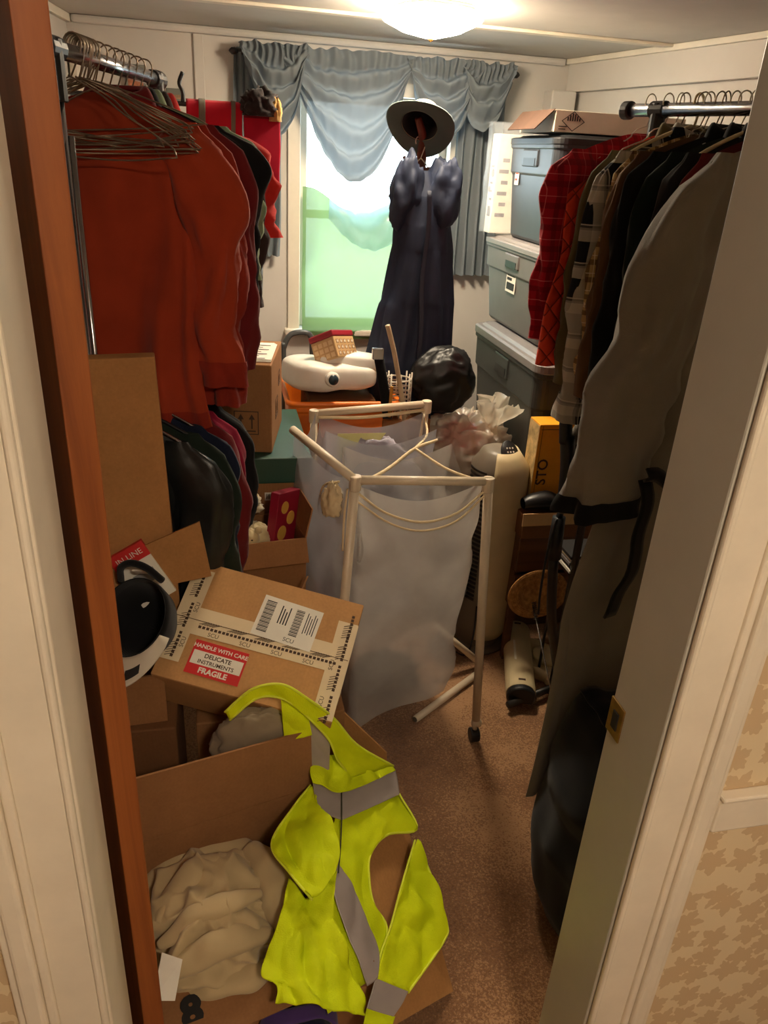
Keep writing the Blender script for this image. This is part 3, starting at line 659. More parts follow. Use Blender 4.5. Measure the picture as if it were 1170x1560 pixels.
# ------------------------------------------------------------------ stacked totes
def rrect(cx, cy, sx, sy, z, r=.04, n=6):
    pts = []
    for (qx, qy, a0) in ((1, 1, 0), (-1, 1, 90), (-1, -1, 180), (1, -1, 270)):
        for k in range(n+1):
            a = math.radians(a0+90*k/n); pts.append(Vector((cx+qx*(sx/2-r)+r*math.cos(a), cy+qy*(sy/2-r)+r*math.sin(a), z)))
    return pts
def tote(label, x0, x1, y0, y1, z0, z1, body, lid, sticker=None, ribs=True):
    cx, cy, sx, sy = (x0+x1)/2, (y0+y1)/2, x1-x0, y1-y0; h = z1-z0
    g = thing('storage_tote', label, 'tote', (cx, cy, z0))
    b = MB(); t = .86
    R = [rrect(cx, cy, sx*t-.02, sy*t-.02, z0, .03), rrect(cx, cy, sx*t, sy*t, z0+.012, .04), rrect(cx, cy, sx*.93, sy*.93, z0+h*.62, .045),
         rrect(cx, cy, sx*.955, sy*.955, z0+h*.64, .045), rrect(cx, cy, sx*.965, sy*.965, z0+h*.86, .045), rrect(cx, cy, sx*.985, sy*.985, z0+h*.87, .045), rrect(cx, cy, sx*.985, sy*.985, z0+h*.915, .045)]
    b.loft(R, True, True); b.build('body', body, g, smooth=False, bevel=.003)
    l = MB(); l.loft([rrect(cx, cy, sx-.004, sy-.004, z0+h*.90, .05), rrect(cx, cy, sx, sy, z0+h*.905, .05), rrect(cx, cy, sx, sy, z0+h*.955, .05), rrect(cx, cy, sx-.02, sy-.02, z0+h*.965, .045), rrect(cx, cy, sx-.05, sy-.05, z0+h*.965, .04), rrect(cx, cy, sx-.07, sy-.07, z0+h*.985, .04), rrect(cx, cy, sx-.2, sy-.2, z0+h, .03)], True, True)
    l.build('lid', lid, g, bevel=.002)
    xf = x0+sx*.02
    hb = MB(); hb.bx(xf-.006, cy-.075, z0+h*.70, xf+.02, cy+.075, z0+h*.86); hb.build('handle', body, g, bevel=.006)
    hb = MB(); hb.bx(xf-.0075, cy-.055, z0+h*.71, xf-.004, cy+.055, z0+h*.78); hb.build('handle_recess', BLACKP, g)
    return g
tote('dark grey tote with pale grey lid, lowest of the stack', 1.055, 1.60, 2.36, 3.10, .60, 1.10, pm('dark_tote', (58, 60, 58), .5, .06, 9.), GREYL)
t2 = tote('grey tote with a paper label, in the middle of the stack', 1.09, 1.58, 2.50, 3.18, 1.10, 1.435, GREYP, GREYL)
t3 = tote('charcoal tote with a handle, topmost of the stack', 1.115, 1.56, 2.60, 3.085, 1.435, 1.80, pm('charcoal_body', (50, 54, 60), .42, .08, 9.), CHARP)
def label_x(g, name, x, y0, y1, z0, z1, mat, rows, ink, tilt=0.):
    """printed label on a face looking towards -x"""
    p = MB().bx(x-.0012, y0, z0, x, y1, z1).build(name, mat, g)
    k = MB()
    for (a0, a1, b0, b1) in rows: k.bx(x-.0018, y0+(y1-y0)*(1-a1), z0+(z1-z0)*b0, x-.0012, y0+(y1-y0)*(1-a0), z0+(z1-z0)*b1)
    k.build('print', ink, p); return p
label_x(t2, 'label', 1.108, 2.80, 2.90, 1.245, 1.325, PAPER, [(.1, .9, .75, .9), (.1, .6, .55, .68), (.1, .9, .12, .45)], INK)
label_x(t3, 'label', 1.128, 2.95, 2.99, 1.625, 1.70, PAPER, [(.15, .85, .5, .85), (.1, .7, .2, .3)], pm('label_red_print', (170, 70, 50), .6))
g = thing('low_cabinet', 'plain brown cabinet under the tote stack', 'cabinet', (1.34, 2.75, 0))
MB().bx(1.09, 2.40, 0, 1.60, 3.08, .60).build('body', woodm('cabinet_wood', (92, 66, 44), (64, 44, 28)), g, bevel=.004)
for z in (.06, .33): MB().bx(1.082, 2.43, z, 1.0895, 3.05, z+.23).build('drawer', woodm('cabinet_wood', (92, 66, 44), (64, 44, 28)), g, bevel=.003)
# printed box in a clear bag, behind the charcoal tote
g = thing('printed_box', 'white printed box wrapped in a clear plastic bag on the grey tote', 'box', (1.15, 3.16, 1.437))
MB().bx(1.085, 3.10, 1.437, 1.30, 3.17, 1.80).build('carton', PAPER, g, bevel=.003)
k = MB()
for (y, z, r) in ((3.13, 1.52, .018), (3.15, 1.60, .012), (3.125, 1.66, .016)): k.lathe([(r, 0), (r, .0008), (r*.6, .001), (r*.55, .0006)], 16, T(1.0848, y, z) @ rot('Y', -90))
for i in range(7): k.bx(1.084, 3.115+.004*(i % 2), 1.50+.03*i, 1.0848, 3.15-.005*(i % 3), 1.508+.03*i)
for i in range(6): k.bx(1.10+.012*(i % 2), 3.0990, 1.50+.04*i, 1.14, 3.0998, 1.514+.04*i)
k.build('print', pm('faded_print', (150, 146, 150), .6, .2, 40.), g)
FILM = sheer('clear_film', (235, 240, 245), .78, .5, gloss=True)
MB().grid(lambda u, v: [lambda a: Vector((1.19+.13*(abs(math.cos(a))**.4)*(1 if math.cos(a) > 0 else -1)*(1+.05*nz(math.cos(a)*3, v*5)), 3.135+.045*(abs(math.sin(a))**.4)*(1 if math.sin(a) > 0 else -1)*(1+.15*nz(math.sin(a)*3, v*6, 2)), 1.440+.40*v))][0](2*PI*u), 48, 24, wrap=True).build('plastic_bag', FILM, g, smooth=True)
# flat white carton with a hazard diamond, on the top tote
g = thing('white_carton', 'shallow white carton with a striped hazard diamond on the top tote', 'box', (1.3, 2.82, 1.802)); WC = pm('white_carton_board', (214, 204, 186), .75, .05, 10.)
MB().bx(1.12, 2.66, 1.802, 1.60, 2.98, 1.868).build('body', WC, g, bevel=.002)
MB().slab([(1.06, 2.68, 1.806), (1.118, 2.66, 1.868), (1.118, 2.96, 1.868), (1.06, 2.94, 1.806)], .003).build('flap', pm('dark_flap', (74, 50, 36), .85, .1, 20.), g)
D = MB(); cx, cz = 1.185, 1.836
def dia(s, y): return [(cx-s, y, cz), (cx, y, cz-s*.72), (cx+s, y, cz), (cx, y, cz+s*.72)]
fm = MB(); fm.loft([dia(.042, 2.6592), dia(.038, 2.6592)]); fm.build('diamond_outline', INK, g)
st = MB()
for i in range(6): x = cx-.022+i*.0085; st.bx(x, 2.6588, cz+.001, x+.0045, 2.6596, cz+.026-abs(x+.002-cx)*.7)
st.build('diamond_stripes', INK, g)
k = MB(); 
for i in range(2): k.bx(1.135, 2.6590, 1.818-.008*i, 1.165-.005*i, 2.6597, 1.8205-.008*i)
k.build('small_print', INK, g)

# ------------------------------------------------------------------ yellow box, case, shoe, straw hat, vacuum
g = thing('wooden_crate', 'brown wooden crate on legs with a pale rim near the fan', 'crate', (1.15, 2.33, 0)); WD = woodm('crate_wood', (110, 72, 42), (72, 44, 26), axis=(.06, 1, 1))
for k in range(2): MB().bx(1.0, 2.18, .525-.155*k-.14, 1.33, 2.195, .525-.155*k-.003).build('plank', WD, g, bevel=.002)
MB().bx(1.0, 2.196, .235, 1.015, 2.345, .522).build('side', WD, g); MB().bx(1.315, 2.196, .235, 1.33, 2.345, .522).build('side', WD, g)
MB().bx(1.015, 2.196, .235, 1.315, 2.345, .25).build('bottom', WD, g); MB().bx(1.015, 2.33, .25, 1.315, 2.345, .522).build('back', WD, g)
MB().bx(.995, 2.17, .523, 1.335, 2.35, .61).build('lid_box', CARDD, g, bevel=.003)
MB().bx(.990, 2.165, .575, 1.34, 2.1695, .622).build('rim', pm('pale_rim', (206, 172, 122), .7), g, bevel=.001)
for x, y in ((1.012, 2.205), (1.318, 2.205), (1.012, 2.335), (1.318, 2.335)): MB().bx(x-.012, y-.012, 0, x+.012, y+.012, .235).build('leg', WD, g)
YB = pm('yellow_box_print', (232, 160, 24), .55, .08, 10.)
g = thing('yellow_box', 'yellow box standing on end on the crate with lettering up its side', 'box', (1.11, 2.29, .612))
MB().bx(1.045, 2.255, .612, 1.195, 2.345, .91).build('carton', YB, g, bevel=.002)
MB().bx(1.0438, 2.257, .617, 1.0445, 2.343, .905).build('side_print', pm('yellow_box_side', (206, 176, 120), .6, .3, 30.), g)
text('lettering', 'STO', .052, INKB, g, frame((1.076, 2.2538, .738), (0, 0, 1), (-1, 0, 0)), bold=.0008)
MB().bx(1.055, 2.2535, .612, 1.056, 2.2545, .905).build('edge_line', INKB, g); MB().bx(1.05, 2.2535, .892, 1.19, 2.2545, .8935).build('top_line', INKB, g)
tear = MB(); tear.add([(1.195, 2.2533, .62), (1.152, 2.2533, .62), (1.147, 2.2533, .69), (1.152, 2.2533, .76), (1.165, 2.2533, .81), (1.18, 2.2533, .87), (1.195, 2.2533, .88)], [(6, 5, 4, 3, 2, 1, 0)])
tear.build('torn_patch', pm('torn_dark', (40, 32, 28), .9, .3, 40.), g)
sh = MB(); 
def shoe(u, v):
    a = 2*PI*u; x = v; w = .038*(math.sin(PI*min(1, .12+.86*v))**.5); h = (.062 if v < .35 else .062-.034*sm(.35, .75, v))*math.sin(PI*min(1, .06+.93*v))**.3
    return Vector((1.0+.23*x, 2.207+w*math.cos(a), .624+max(0, h*.5+h*.5*math.sin(a))))
sh.grid(shoe, 28, 36, wrap=True); tag(sh.build('black_shoe', pm('black_leather', (20, 19, 20), .38, .2, 30.), smooth=True), 'black leather shoe lying on the crate before the yellow box', 'shoe')
g = thing('wire_stand', 'small dark wire stand beside the vacuum pole', 'stand', (1.18, 2.02, 0))
MB().bx(1.09, 1.965, .485, 1.30, 2.09, .50).build('top', DARKMET, g, bevel=.003)
for x, y in ((1.10, 1.975), (1.29, 1.975), (1.10, 2.08), (1.29, 2.08)): MB().tube([(x, y, 0), (x, y, .486)], .005, 8).build('leg', DARKMET, g, smooth=True)
g = thing('magazine_stack', 'small stack of worn magazines on the wire stand', 'magazines', (1.19, 2.02, .501))
for k in range(5): MB().bx(1.085+.004*(k % 2), 1.96+.005*(k % 3), .502+.012*k, 1.29, 2.085, .512+.012*k).build('magazine', (PAPER, INK, GREYL)[k % 3], g)
# straw hat leaning on its brim
STRAW = pm('straw_weave', (202, 150, 84), .8, .2, 60., .9, 160., rgb2=(150, 98, 46))
Mh = T(1.055, 2.09, .345) @ rot('Z', 14) @ rot('X', -98) @ rot('Y', 10)
g = thing('straw_hat', 'woven straw hat leaning on its brim beside the vacuum pole', 'hat', M=Mh)
MB().lathe([(.115, .004), (.112, 0), (.075, .004), (.066, .012), (.060, .06), (.05, .078), (0, .084)], 48, None, 1., .78).build('crown', STRAW, g, smooth=True, local=True)
for k in range(6): MB().tube([Vector((math.cos(a)*(.078+.007*k), .78*math.sin(a)*(.078+.007*k), .003)) for a in [2*PI*i/48 for i in range(48)]], .0028, 6, closed=True).build('brim_braid', STRAW, g, smooth=True, local=True)
# upright vacuum
g = thing('vacuum_cleaner', 'stick vacuum with a black loop handle and dark pole among the coats', 'vacuum', (1.0, 1.93, 0))
MB().tube([(1.075, 1.90, 1.14), (1.07, 1.90, 1.22), (1.03, 1.90, 1.265), (.985, 1.90, 1.235), (.962, 1.90, 1.15), (.955, 1.90, 1.06), (.965, 1.90, .98)], .019, 14, smooth=40).build('handle', BLACKP, g, smooth=True)
MB().tube([(1.07, 1.90, 1.16), (1.03, 1.905, 1.07), (.985, 1.905, .98)], .017, 12, smooth=16).build('handle_brace', pm('grey_grip', (96, 88, 78), .5), g, smooth=True)
MB().tube([(.968, 1.90, 1.0), (.985, 1.90, .90), (.993, 1.90, .80)], .022, 14, smooth=12).build('neck', BLACKP, g, smooth=True)
MB().tube([(.99, 1.90, .82), (.985, 1.90, .73)], .010, 12).build('wand', CHROME, g, smooth=True)
MB().tube([(.985, 1.90, .74), (.988, 1.90, .60)], [.020, .024], 14).build('grip', BLACKP, g, smooth=True)
MB().tube([(.988, 1.90, .61), (1.03, 1.92, .36), (1.10, 1.94, .12)], .016, 14, smooth=10).build('pole', DARKMET, g, smooth=True)
MB().tube([(.97, 1.885, .74), (.955, 1.88, .62), (.957, 1.885, .48), (.965, 1.89, .40)], .004, 8, smooth=20).build('cord', BLACKP, g, smooth=True)
MB().bx(1.09, 1.91, .05, 1.16, 1.97, .15).build('motor', BLACKP, g, bevel=.02)
MB().bx(1.09, 1.90, .01, 1.24, 1.97, .055).build('floor_nozzle', BLACKP, g, bevel=.01)
# cream housings on the carpet
g = thing('cream_tube_housing', 'long cream plastic housing with a dark end cap on the carpet', 'appliance part', (1.02, 2.10, 0))
ax = (V(.962, 1.905, 0)-V(1.095, 2.31, 0)); Mx = frame((1.095, 2.31, .047), ax, (0, 0, 1))
def hous(r, x): return [Mx @ Vector((x, (r*math.sin(a) if math.sin(a) > -.55 else -.55*r)*.85, r*math.cos(a))) for a in [2*PI*k/36 for k in range(36)]]
h_ = MB(); h_.loft([hous(.046, 0), hous(.052, .006), hous(.052, .40)], True, True); h_.build('shell', CREAMP, g, smooth=False, bevel=.002)
h_ = MB(); h_.loft([hous(.050, .40), hous(.050, .418), hous(.044, .424)], True, True); h_.build('end_cap', BLACKP, g, bevel=.002)
for xx in (.02, .37):
    MB().bx(xx, .0435, -.012, xx+.008, .0455, .012, Mx).build('clip', INKB, g)
MB().bx(.14, .0435, .014, .26, .0448, .022, Mx).build('window_strip', pm('glossy_cream', (236, 230, 214), .1, .02), g)
g = thing('cream_floor_head', 'cream round floor head with a crescent hollow beside the cream housing', 'appliance part', (1.125, 2.13, 0))
Mo = T(1.125, 2.14, 0) @ rot('Z', -72)
MB().lathe([(.102, .004), (.110, .012), (.108, .035), (.096, .047), (.086, .049), (.078, .040), (.06, .036), (0, .036)], 48, Mo, 1.25, .80).build('base', CREAMP, g, smooth=True)
MB().lathe([(.052, .035), (.052, .052), (.046, .058), (0, .058)], 36, Mo @ T(.015, .02, 0), 1.1, .9).build('socket', pm('pale_cream', (222, 206, 166), .4), g, smooth=True)
MB().bx(.10, -.06, .004, .16, .06, .03, Mo).build('tail', CREAMP, g, bevel=.008)
g = thing('spring_rod', 'thin metal rod with a coiled spring end leaning on the coats', 'rod', (1.07, 1.83, 0))
a_, b_ = V(1.07, 1.83, .003), V(1.032, 2.075, .315)
MB().tube([a_, b_], .0028, 8).build('rod', CHROME, g, smooth=True)
Ms = frame(a_.lerp(b_, .86), (1, 0, 0), (b_-a_)); 
MB().tube([Ms @ Vector((.008*math.cos(t*.8), t*.0009, .008*math.sin(t*.8))) for t in range(0, 72)], .0013, 5).build('spring', DARKMET, g, smooth=True)
# ------------------------------------------------------------------ window dressing
CURT = sheer('curtain_voile', (122, 130, 136), .02, .16)
RX0, RX1, RY, RZ = .112, 1.285, 3.585, 2.045
rod = thing('curtain_rod', 'thin dark curtain rod with small finials above the window', 'curtain rod', ((RX0+RX1)/2, RY, RZ))
MB().tube([(RX0-.01, RY, RZ+.005), (RX1+.01, RY, RZ)], .007, 10).build('rail', DARKMET, rod, smooth=True)
for x in (RX0-.016, RX1+.016): MB().lathe([(.004, -.02), (.013, -.008), (.013, .006), (.006, .014), (0, .018)], 14, T(x, RY, RZ) @ rot('Y', 90 if x > .7 else -90)).build('finial', DARKMET, rod, smooth=True)
for x in (RX0+.02, RX1-.02): MB().tube([(x, 3.655, RZ-.01), (x, RY, RZ-.002)], .005, 8).build('bracket', DARKMET, rod, smooth=True)
def swag(name, label, x0, x1, depth, seed, n=6, low=.5, yo=0., tails=0.):
    def fn(u, v):
        x = x0+(x1-x0)*u; pk = u**(math.log(.5)/math.log(low)) if low != .5 else u
        sag = math.sin(PI*pk)**.9
        z = RZ+.03+.018*nz(x*25, seed)-v*(.07+depth*sag)
        w = 1-.18*v*(0 if .2 < u < .8 else 1)
        f = math.sin(v*n*2*PI+3*nz(u*3, v*2, seed)+2.0*u)
        y = RY-.028-yo-.022*sag*f*sm(0, .15, v)-.022*math.sin(PI*v)-.01*nz(u*8, v*5, seed)-.012*math.sin(u*70+seed)*(1-sm(0, .4, v))
        return Vector((x+(x0+x1-2*x)*.10*v*(1-sag)+.012*nz(v*6, u*4, seed), y, z+.010*f*sag))
    o = MB().grid(fn, 90, 70).build(name, CURT, smooth=True)
    return tag(o, label, 'curtain', 'draped curtain pieces over the window')
swag('curtain_swag', 'deep grey-blue curtain swag dipping low over the window centre', .24, .86, .42, 3, 5, .60)
swag('curtain_swag', 'short grey-blue curtain swag bunched beside the hat', .80, 1.15, .25, 8, 4, .5, .012)
swag('curtain_swag', 'small knotted curtain swag at the tote end of the rod', 1.04, 1.285, .20, 13, 3, .45, .024)
swag('curtain_swag', 'small grey curtain swag at the red-cloth end of the rod', .115, .40, .26, 17, 4, .55, .016)
def pleats(name, label, x0, x1, zb, seed, n=5, zt=RZ+.02, y=RY+.025, amp=.022, bx0=None, bx1=None):
    bx0 = x0 if bx0 is None else bx0; bx1 = x1 if bx1 is None else bx1
    def fn(u, v):
        xa, xb = x0+(bx0-x0)*v, x1+(bx1-x1)*v
        return Vector((xa+(xb-xa)*u+.006*nz(v*3, u*6, seed), y+amp*math.sin(u*n*2*PI+1.3*nz(v*2, u*2, seed))*(.5+.5*v)-.01*nz(u*5, v*4, seed), zt+(zb-zt)*v+.006*nz(u*12, seed)))
    return tag(MB().grid(fn, 80, 40).build(name, CURT, smooth=True), label, 'curtain', 'side curtain panels')
pleats('side_curtain', 'long pleated grey curtain panel beside the stacked totes', 1.06, 1.27, 1.20, 2, 5, bx0=1.07, bx1=1.30)
pleats('side_curtain', 'pleated grey curtain panel behind the red cloths', .13, .30, 1.26, 5, 4, bx0=.11, bx1=.28)
pleats('side_curtain', 'pale curtain lining hanging lower beside the window frame', .10, .22, 1.05, 9, 3, y=RY+.045, bx0=.08, bx1=.20)
# green cloth and blue plastic hung over the lower window
GREEN = sheer('green_cloth_sheer', (108, 130, 84), .03, .5)
def gcl(u, v):
    x = .385+.62*u; top = 1.555-.10*math.sin(PI*min(1, u*1.15))**2*1.0+.02*nz(u*6, 3)
    z = top+(.915-.03*math.sin(PI*u*.9)-top)*v
    return Vector((x, 3.635-.012*nz(u*4+v*2, v*3-u*2, 4)-.010*math.sin(8*(u+.8*v)+3*nz(u*2, v*2))*sm(.1, .5, v)-.02*sm(.75, 1, v), z))
tag(MB().grid(gcl, 60, 60).build('green_window_cloth', GREEN, smooth=True), 'pale green see-through cloth hung over the lower window', 'cloth')
BLUEF = sheer('blue_plastic_film', (170, 205, 220), .35, .6, gloss=True)
tag(MB().grid(lambda u, v: Vector((.50+.36*u, 3.612-.015*nz(u*6, v*6, 2)-.02*math.sin(PI*v), 1.63-.06*u-(.20+.10*math.sin(PI*u))*v+.01*nz(u*9, v*3))), 40, 24).build('blue_plastic_sheet', BLUEF, smooth=True), 'crumpled bluish plastic film over the top of the green cloth', 'plastic sheet')

# ------------------------------------------------------------------ coat stand with hat and navy overalls
st = thing('coat_stand', 'wooden coat stand pole behind the hamper carrying hat and navy clothes', 'coat stand', (.725, 2.86, 0)); SW = woodm('stand_wood', (124, 60, 40), (84, 36, 26))
MB().tube([(.725, 2.86, .03), (.722, 2.86, 1.76)], .017, 14).build('pole', SW, st, smooth=True)
MB().tube([(.722, 2.86, 1.72), (.715, 2.845, 1.775), (.69, 2.82, 1.82)], [.017, .012], 12).build('top_knob', SW, st, smooth=True)
for a in (20, 140, 260): c_, s_ = math.cos(math.radians(a)), math.sin(math.radians(a)); MB().tube([(.725, 2.86, .16), (.725+.10*c_, 2.86+.10*s_, .08), (.725+.2*c_, 2.86+.2*s_, .012)], .013, 10, smooth=10).build('foot', SW, st, smooth=True)
for a in (-60, 200): c_, s_ = math.cos(math.radians(a)), math.sin(math.radians(a)); MB().tube([(.723, 2.86, 1.66), (.723+.06*c_, 2.86+.06*s_, 1.67), (.723+.075*c_, 2.86+.075*s_, 1.70)], .006, 8, smooth=8).build('peg', SW, st, smooth=True)
# hat: tipped back so that the underside of the brim shows
axis = V(.40, .62, .68).normalized(); Mh = frame((.690, 2.80, 1.792), axis.cross(V(0, 0, 1)), axis.cross(axis.cross(V(0, 0, 1)))) 
if (Mh.to_3x3() @ V(0, 0, 1)).dot(axis) < 0: Mh = Mh @ rot('X', 180)
hat = thing('brimmed_hat', 'wide-brimmed grey-green hat with a tan band tipped on the coat stand', 'hat', M=Mh); HB = fab('hat_felt', (84, 96, 92), .08, 300.); HT = fab('hat_tan', (196, 172, 132), .1, 300.)
def brim(u, v):
    a = 2*PI*u; r = .062+.056*v; k = 1+.12*math.cos(2*a)
    return Vector((r*math.cos(a)*1.03, r*math.sin(a)*.95, .006+.016*v*v*math.cos(2*a)-.004*v))
MB().grid(brim, 64, 10, wrap=True).build('brim', HB, hat, smooth=True, solid=.003, local=True)
MB().lathe([(.062, .006), (.062, .02), (.058, .06), (.048, .08), (.03, .082), (0, .075)], 48, None, 1.03, .95, cap=False).build('crown', HT, hat, smooth=True, local=True)
MB().lathe([(.0635, .01), (.0630, .03)], 48, None, 1.03, .95, cap=False).build('band', fab('hat_band', (92, 62, 40)), hat, smooth=True, local=True)
MB().lathe([(.0605, .007), (.0605, .02), (.0565, .058), (.045, .078), (0, .072)], 48, None, 1.03, .95, cap=False).build('lining', fab('hat_lining', (36, 34, 36)), hat, smooth=True, local=True)
# navy overalls hung on the stand
NAVY2 = pm('navy_nylon', (18, 30, 56), .7, .12, 14., .25, 40.)
ov = thing('navy_overalls', 'navy blue work overalls hanging bunched from the coat stand', 'overalls', (.715, 2.74, .80))
def lobe(cx, cz, rx, rz, sd, ry=.055):
    def fn(u, v):
        a, b_ = 2*PI*u, PI*v; d = Vector((math.sin(b_)*math.cos(a), math.sin(b_)*math.sin(a), math.cos(b_)))
        k = 1+.30*nz(d.x*1.8+sd, d.y*1.8, d.z*1.6)+.10*nz(d.x*6, d.y*6+sd, d.z*5)
        return Vector((cx+rx*d.x*k+.014*(d.z), 2.735+ry*d.y*k, cz+rz*d.z*k))
    return MB().grid(fn, 40, 30, wrap=True)
lobe(.645, 1.585, .056, .120, 1).build('shoulder', NAVY2, ov, smooth=True); lobe(.768, 1.57, .070, .130, 5).build('shoulder', NAVY2, ov, smooth=True)
def body(u, v):
    a = 2*PI*u; P_ = [(.705, 1.66, .022), (.708, 1.58, .070), (.712, 1.49, .092), (.712, 1.40, .100), (.706, 1.22, .122), (.700, 1.02, .138), (.698, .88, .142), (.70, .80, .145)]
    t = v*(len(P_)-1); k = min(int(t), len(P_)-2); f_ = t-k; f_ = f_*f_*(3-2*f_)
    cx, z, rx = [P_[k][i]*(1-f_)+P_[k+1][i]*f_ for i in range(3)]
    d = 1+.30*nz(math.cos(a)*2.6+1, math.sin(a)*2.6, v*3.2)+.16*nz(math.cos(a)*7, math.sin(a)*7, v*4)+.16*sm(.25, .6, v)*(abs(math.sin(3.5*a+2.2*nz(v*2.5, 3)+.8*v))-.5)
    return Vector((cx+rx*math.cos(a)*d, 2.735+rx*.55*math.sin(a)*d, z))
MB().grid(body, 64, 60, wrap=True).build('body', NAVY2, ov, smooth=True)
MB().grid(lambda u, v: Vector((.700+.016*u+.01*nz(v*3), 2.665-.004*math.sin(PI*v)-.0*u-.035*sm(.3, 1, v), 1.60-.62*v)), 4, 30).build('zip_flap', pm('navy_dark', (20, 26, 46), .6), ov, smooth=True, solid=.004)
hanger((.712, 2.845, 1.745), 0, 'white wire hanger threaded through the navy overalls', WIREW, .115, None, -14, .13, .004, r=.0022)
# black bag hanging beside
tag(crumple((.80, 2.60, .965), (.12, .07, .115), 4, .14, 1.1, 72, 44, -.95).build('black_bag', pm('black_nylon', (16, 16, 17), .42, .2, 14., .3, 30.), smooth=True), 'crumpled black bag bulging below the navy overalls', 'bag')
# pale cane leaning up, strap, wire tray
g = thing('pale_cane', 'pale bent cane rising in front of the navy overalls', 'cane', (.62, 2.50, 0))
MB().tube([(.72, 2.53, .02), (.665, 2.51, .55), (.632, 2.50, .86), (.590, 2.50, 1.06), (.563, 2.50, 1.155), (.553, 2.50, 1.185)], .0085, 12, smooth=40).build('shaft', pm('pale_cane', (200, 180, 146), .45), g, smooth=True)
MB().tube([(.7215, 2.531, .003), (.719, 2.53, .03)], .012, 12).build('rubber_tip', BLACKP, g, smooth=True)
g = thing('black_strap', 'black webbing strap with buckle hanging beside the pale cane', 'strap', (.54, 2.53, .85))
MB().grid(lambda u, v: Vector((.515+.035*u+.05*v, 2.545-.02*math.sin(PI*v), 1.09-.25*v)), 4, 16).build('webbing', BLACKF, g, smooth=True, solid=.004)
MB().bx(.512, 2.525, 1.06, .552, 2.545, 1.10).build('buckle', CHROME, g, bevel=.004)
MB().tube([(.58, 2.51, .86), (.583, 2.51, .97)], .006, 6).build('wooden_stick', pm('pencil_ochre', (196, 140, 50), .5), g)
g = thing('wire_tray', 'white woven wire basket squeezed beside the cane', 'basket', (.62, 2.56, .84))
MB().tube([Vector((.625+.045*math.cos(t*.42), 2.585+.03*math.sin(t*.42), .845+.0011*t)) for t in range(0, 130)], .003, 5).build('coil', WIREW, g, smooth=True)
for k in range(8): a = 2*PI*k/8; MB().tube([(.625+.047*math.cos(a), 2.585+.032*math.sin(a), .84), (.625+.047*math.cos(a), 2.585+.032*math.sin(a), 1.0)], .003, 6).build('stay', WIREW, g, smooth=True)
# shelf-like carton that carries bag and basket
tag(MB().bx(.565, 2.545, 0, .745, 2.64, .835).build('carton', CARD2, bevel=.004), 'narrow carton under the black bag and wire basket', 'box')
tag(MB().bx(.0, 2.425, .896, .16, 2.53, 1.043).build('carton', CARD2, bevel=.004), 'small carton under the white and blue tubs', 'box')

# ------------------------------------------------------------------ orange bin with device and tin
OR = pm('orange_plastic', (232, 120, 30), .4, .06, 8.)
g = thing('orange_bin', 'open orange plastic bin behind the hamper', 'bin', (.42, 2.72, 0))
def binring(z, s): return rrect(.425, 2.725, .385*s, .36*s, z, .035)
o = MB(); o.loft([binring(.002, .78), binring(.02, .80), binring(.86, .97), binring(.87, 1.03), binring(.905, 1.04), binring(.905, 1.0), binring(.88, .955), binring(.03, .79)], True, True); o.build('tub', OR, g, bevel=.003)
MB().tube(binring(.898, 1.035), .010, 8, closed=True).build('rim', OR, g, smooth=True)
MB().bx(.30, 2.60, .72, .55, 2.85, .895).build('filling', CARDD, g, bevel=.01)
# white rounded device lying across the bin
def dev(sx, sy, h, cx, cy, z0, sd, M):
    def fn(u, v):
        a, b_ = 2*PI*u, PI*v; e = .45
        c = lambda t: (1 if math.cos(t) >= 0 else -1)*abs(math.cos(t))**e; s = lambda t: (1 if math.sin(t) >= 0 else -1)*abs(math.sin(t))**e
        x, y, z = s(b_)*c(a), s(b_)*s(a), c(b_)
        z = z*(1-.25*(x+1)*.5)+.12*nz(x*2+sd, y*2)
        return M @ Vector((sx*x, sy*y, h*z))
    return MB().grid(fn, 48, 32, wrap=True)
Md = T(.385, 2.69, .97) @ rot('Z', 14) @ rot('Y', 3) @ rot('X', -6)
g = thing('white_device', 'rounded white plastic appliance with a dark knob lying on the orange bin', 'appliance', M=Md)
dev(.155, .14, .058, 0, 0, 0, 1, Md).build('shell', WHITEP, g, smooth=True)
Mk = Md @ T(.055, -.04, .045) @ rot('Z', -8)
dev(.115, .075, .042, 0, 0, 0, 2, Mk).build('cover', WHITEP, g, smooth=True)
MB().lathe([(.026, 0), (.026, .012), (.020, .018)], 24, Md @ T(-.045, -.137, .0) @ rot('X', 90)).build('knob_ring', WHITEP, g, smooth=True)
MB().lathe([(.018, .012), (.018, .02), (0, .022)], 24, Md @ T(-.045, -.137, .0) @ rot('X', 90)).build('knob', pm('knob_dark', (36, 56, 66), .3), g, smooth=True)
# patterned tin with a red lid, tipped on the device
Mt = T(.398, 2.66, 1.068) @ rot('Z', 52) @ rot('X', -26) @ rot('Y', 10)
g = thing('patterned_tin', 'tan gift tin with snowflake squares and a dark red lid tipped on the appliance', 'tin', M=Mt)
TANB = pm('tin_tan', (196, 160, 112), .5, .06, 10.); DRED = pm('tin_red', (150, 30, 44), .45, .06, 10.)
MB().bx(-.065, -.05, -.045, .065, .05, .03, None).build('body', TANB, g, bevel=.004, local=True)
MB().bx(-.068, -.053, .03, .068, .053, .052, None).build('lid', DRED, g, bevel=.005, local=True)
k = MB()
for i in range(5):
    for j in range(3):
        x = -.054+.0235*i; z = -.038+.021*j; k.bx(x, -.0508, z, x+.016, -.0502, z+.015)
k.build('squares', pm('tin_squares', (150, 112, 72), .5), g, local=True)
k = MB()
for i in range(5):
    for j in range(3):
        x = -.046+.0235*i; z = -.0305+.021*j
        for a in (0, 60, 120): k.bx(-.006, -.0514, -.0008, .006, -.0508, .0008, T(x, 0, z) @ rot('Y', a))
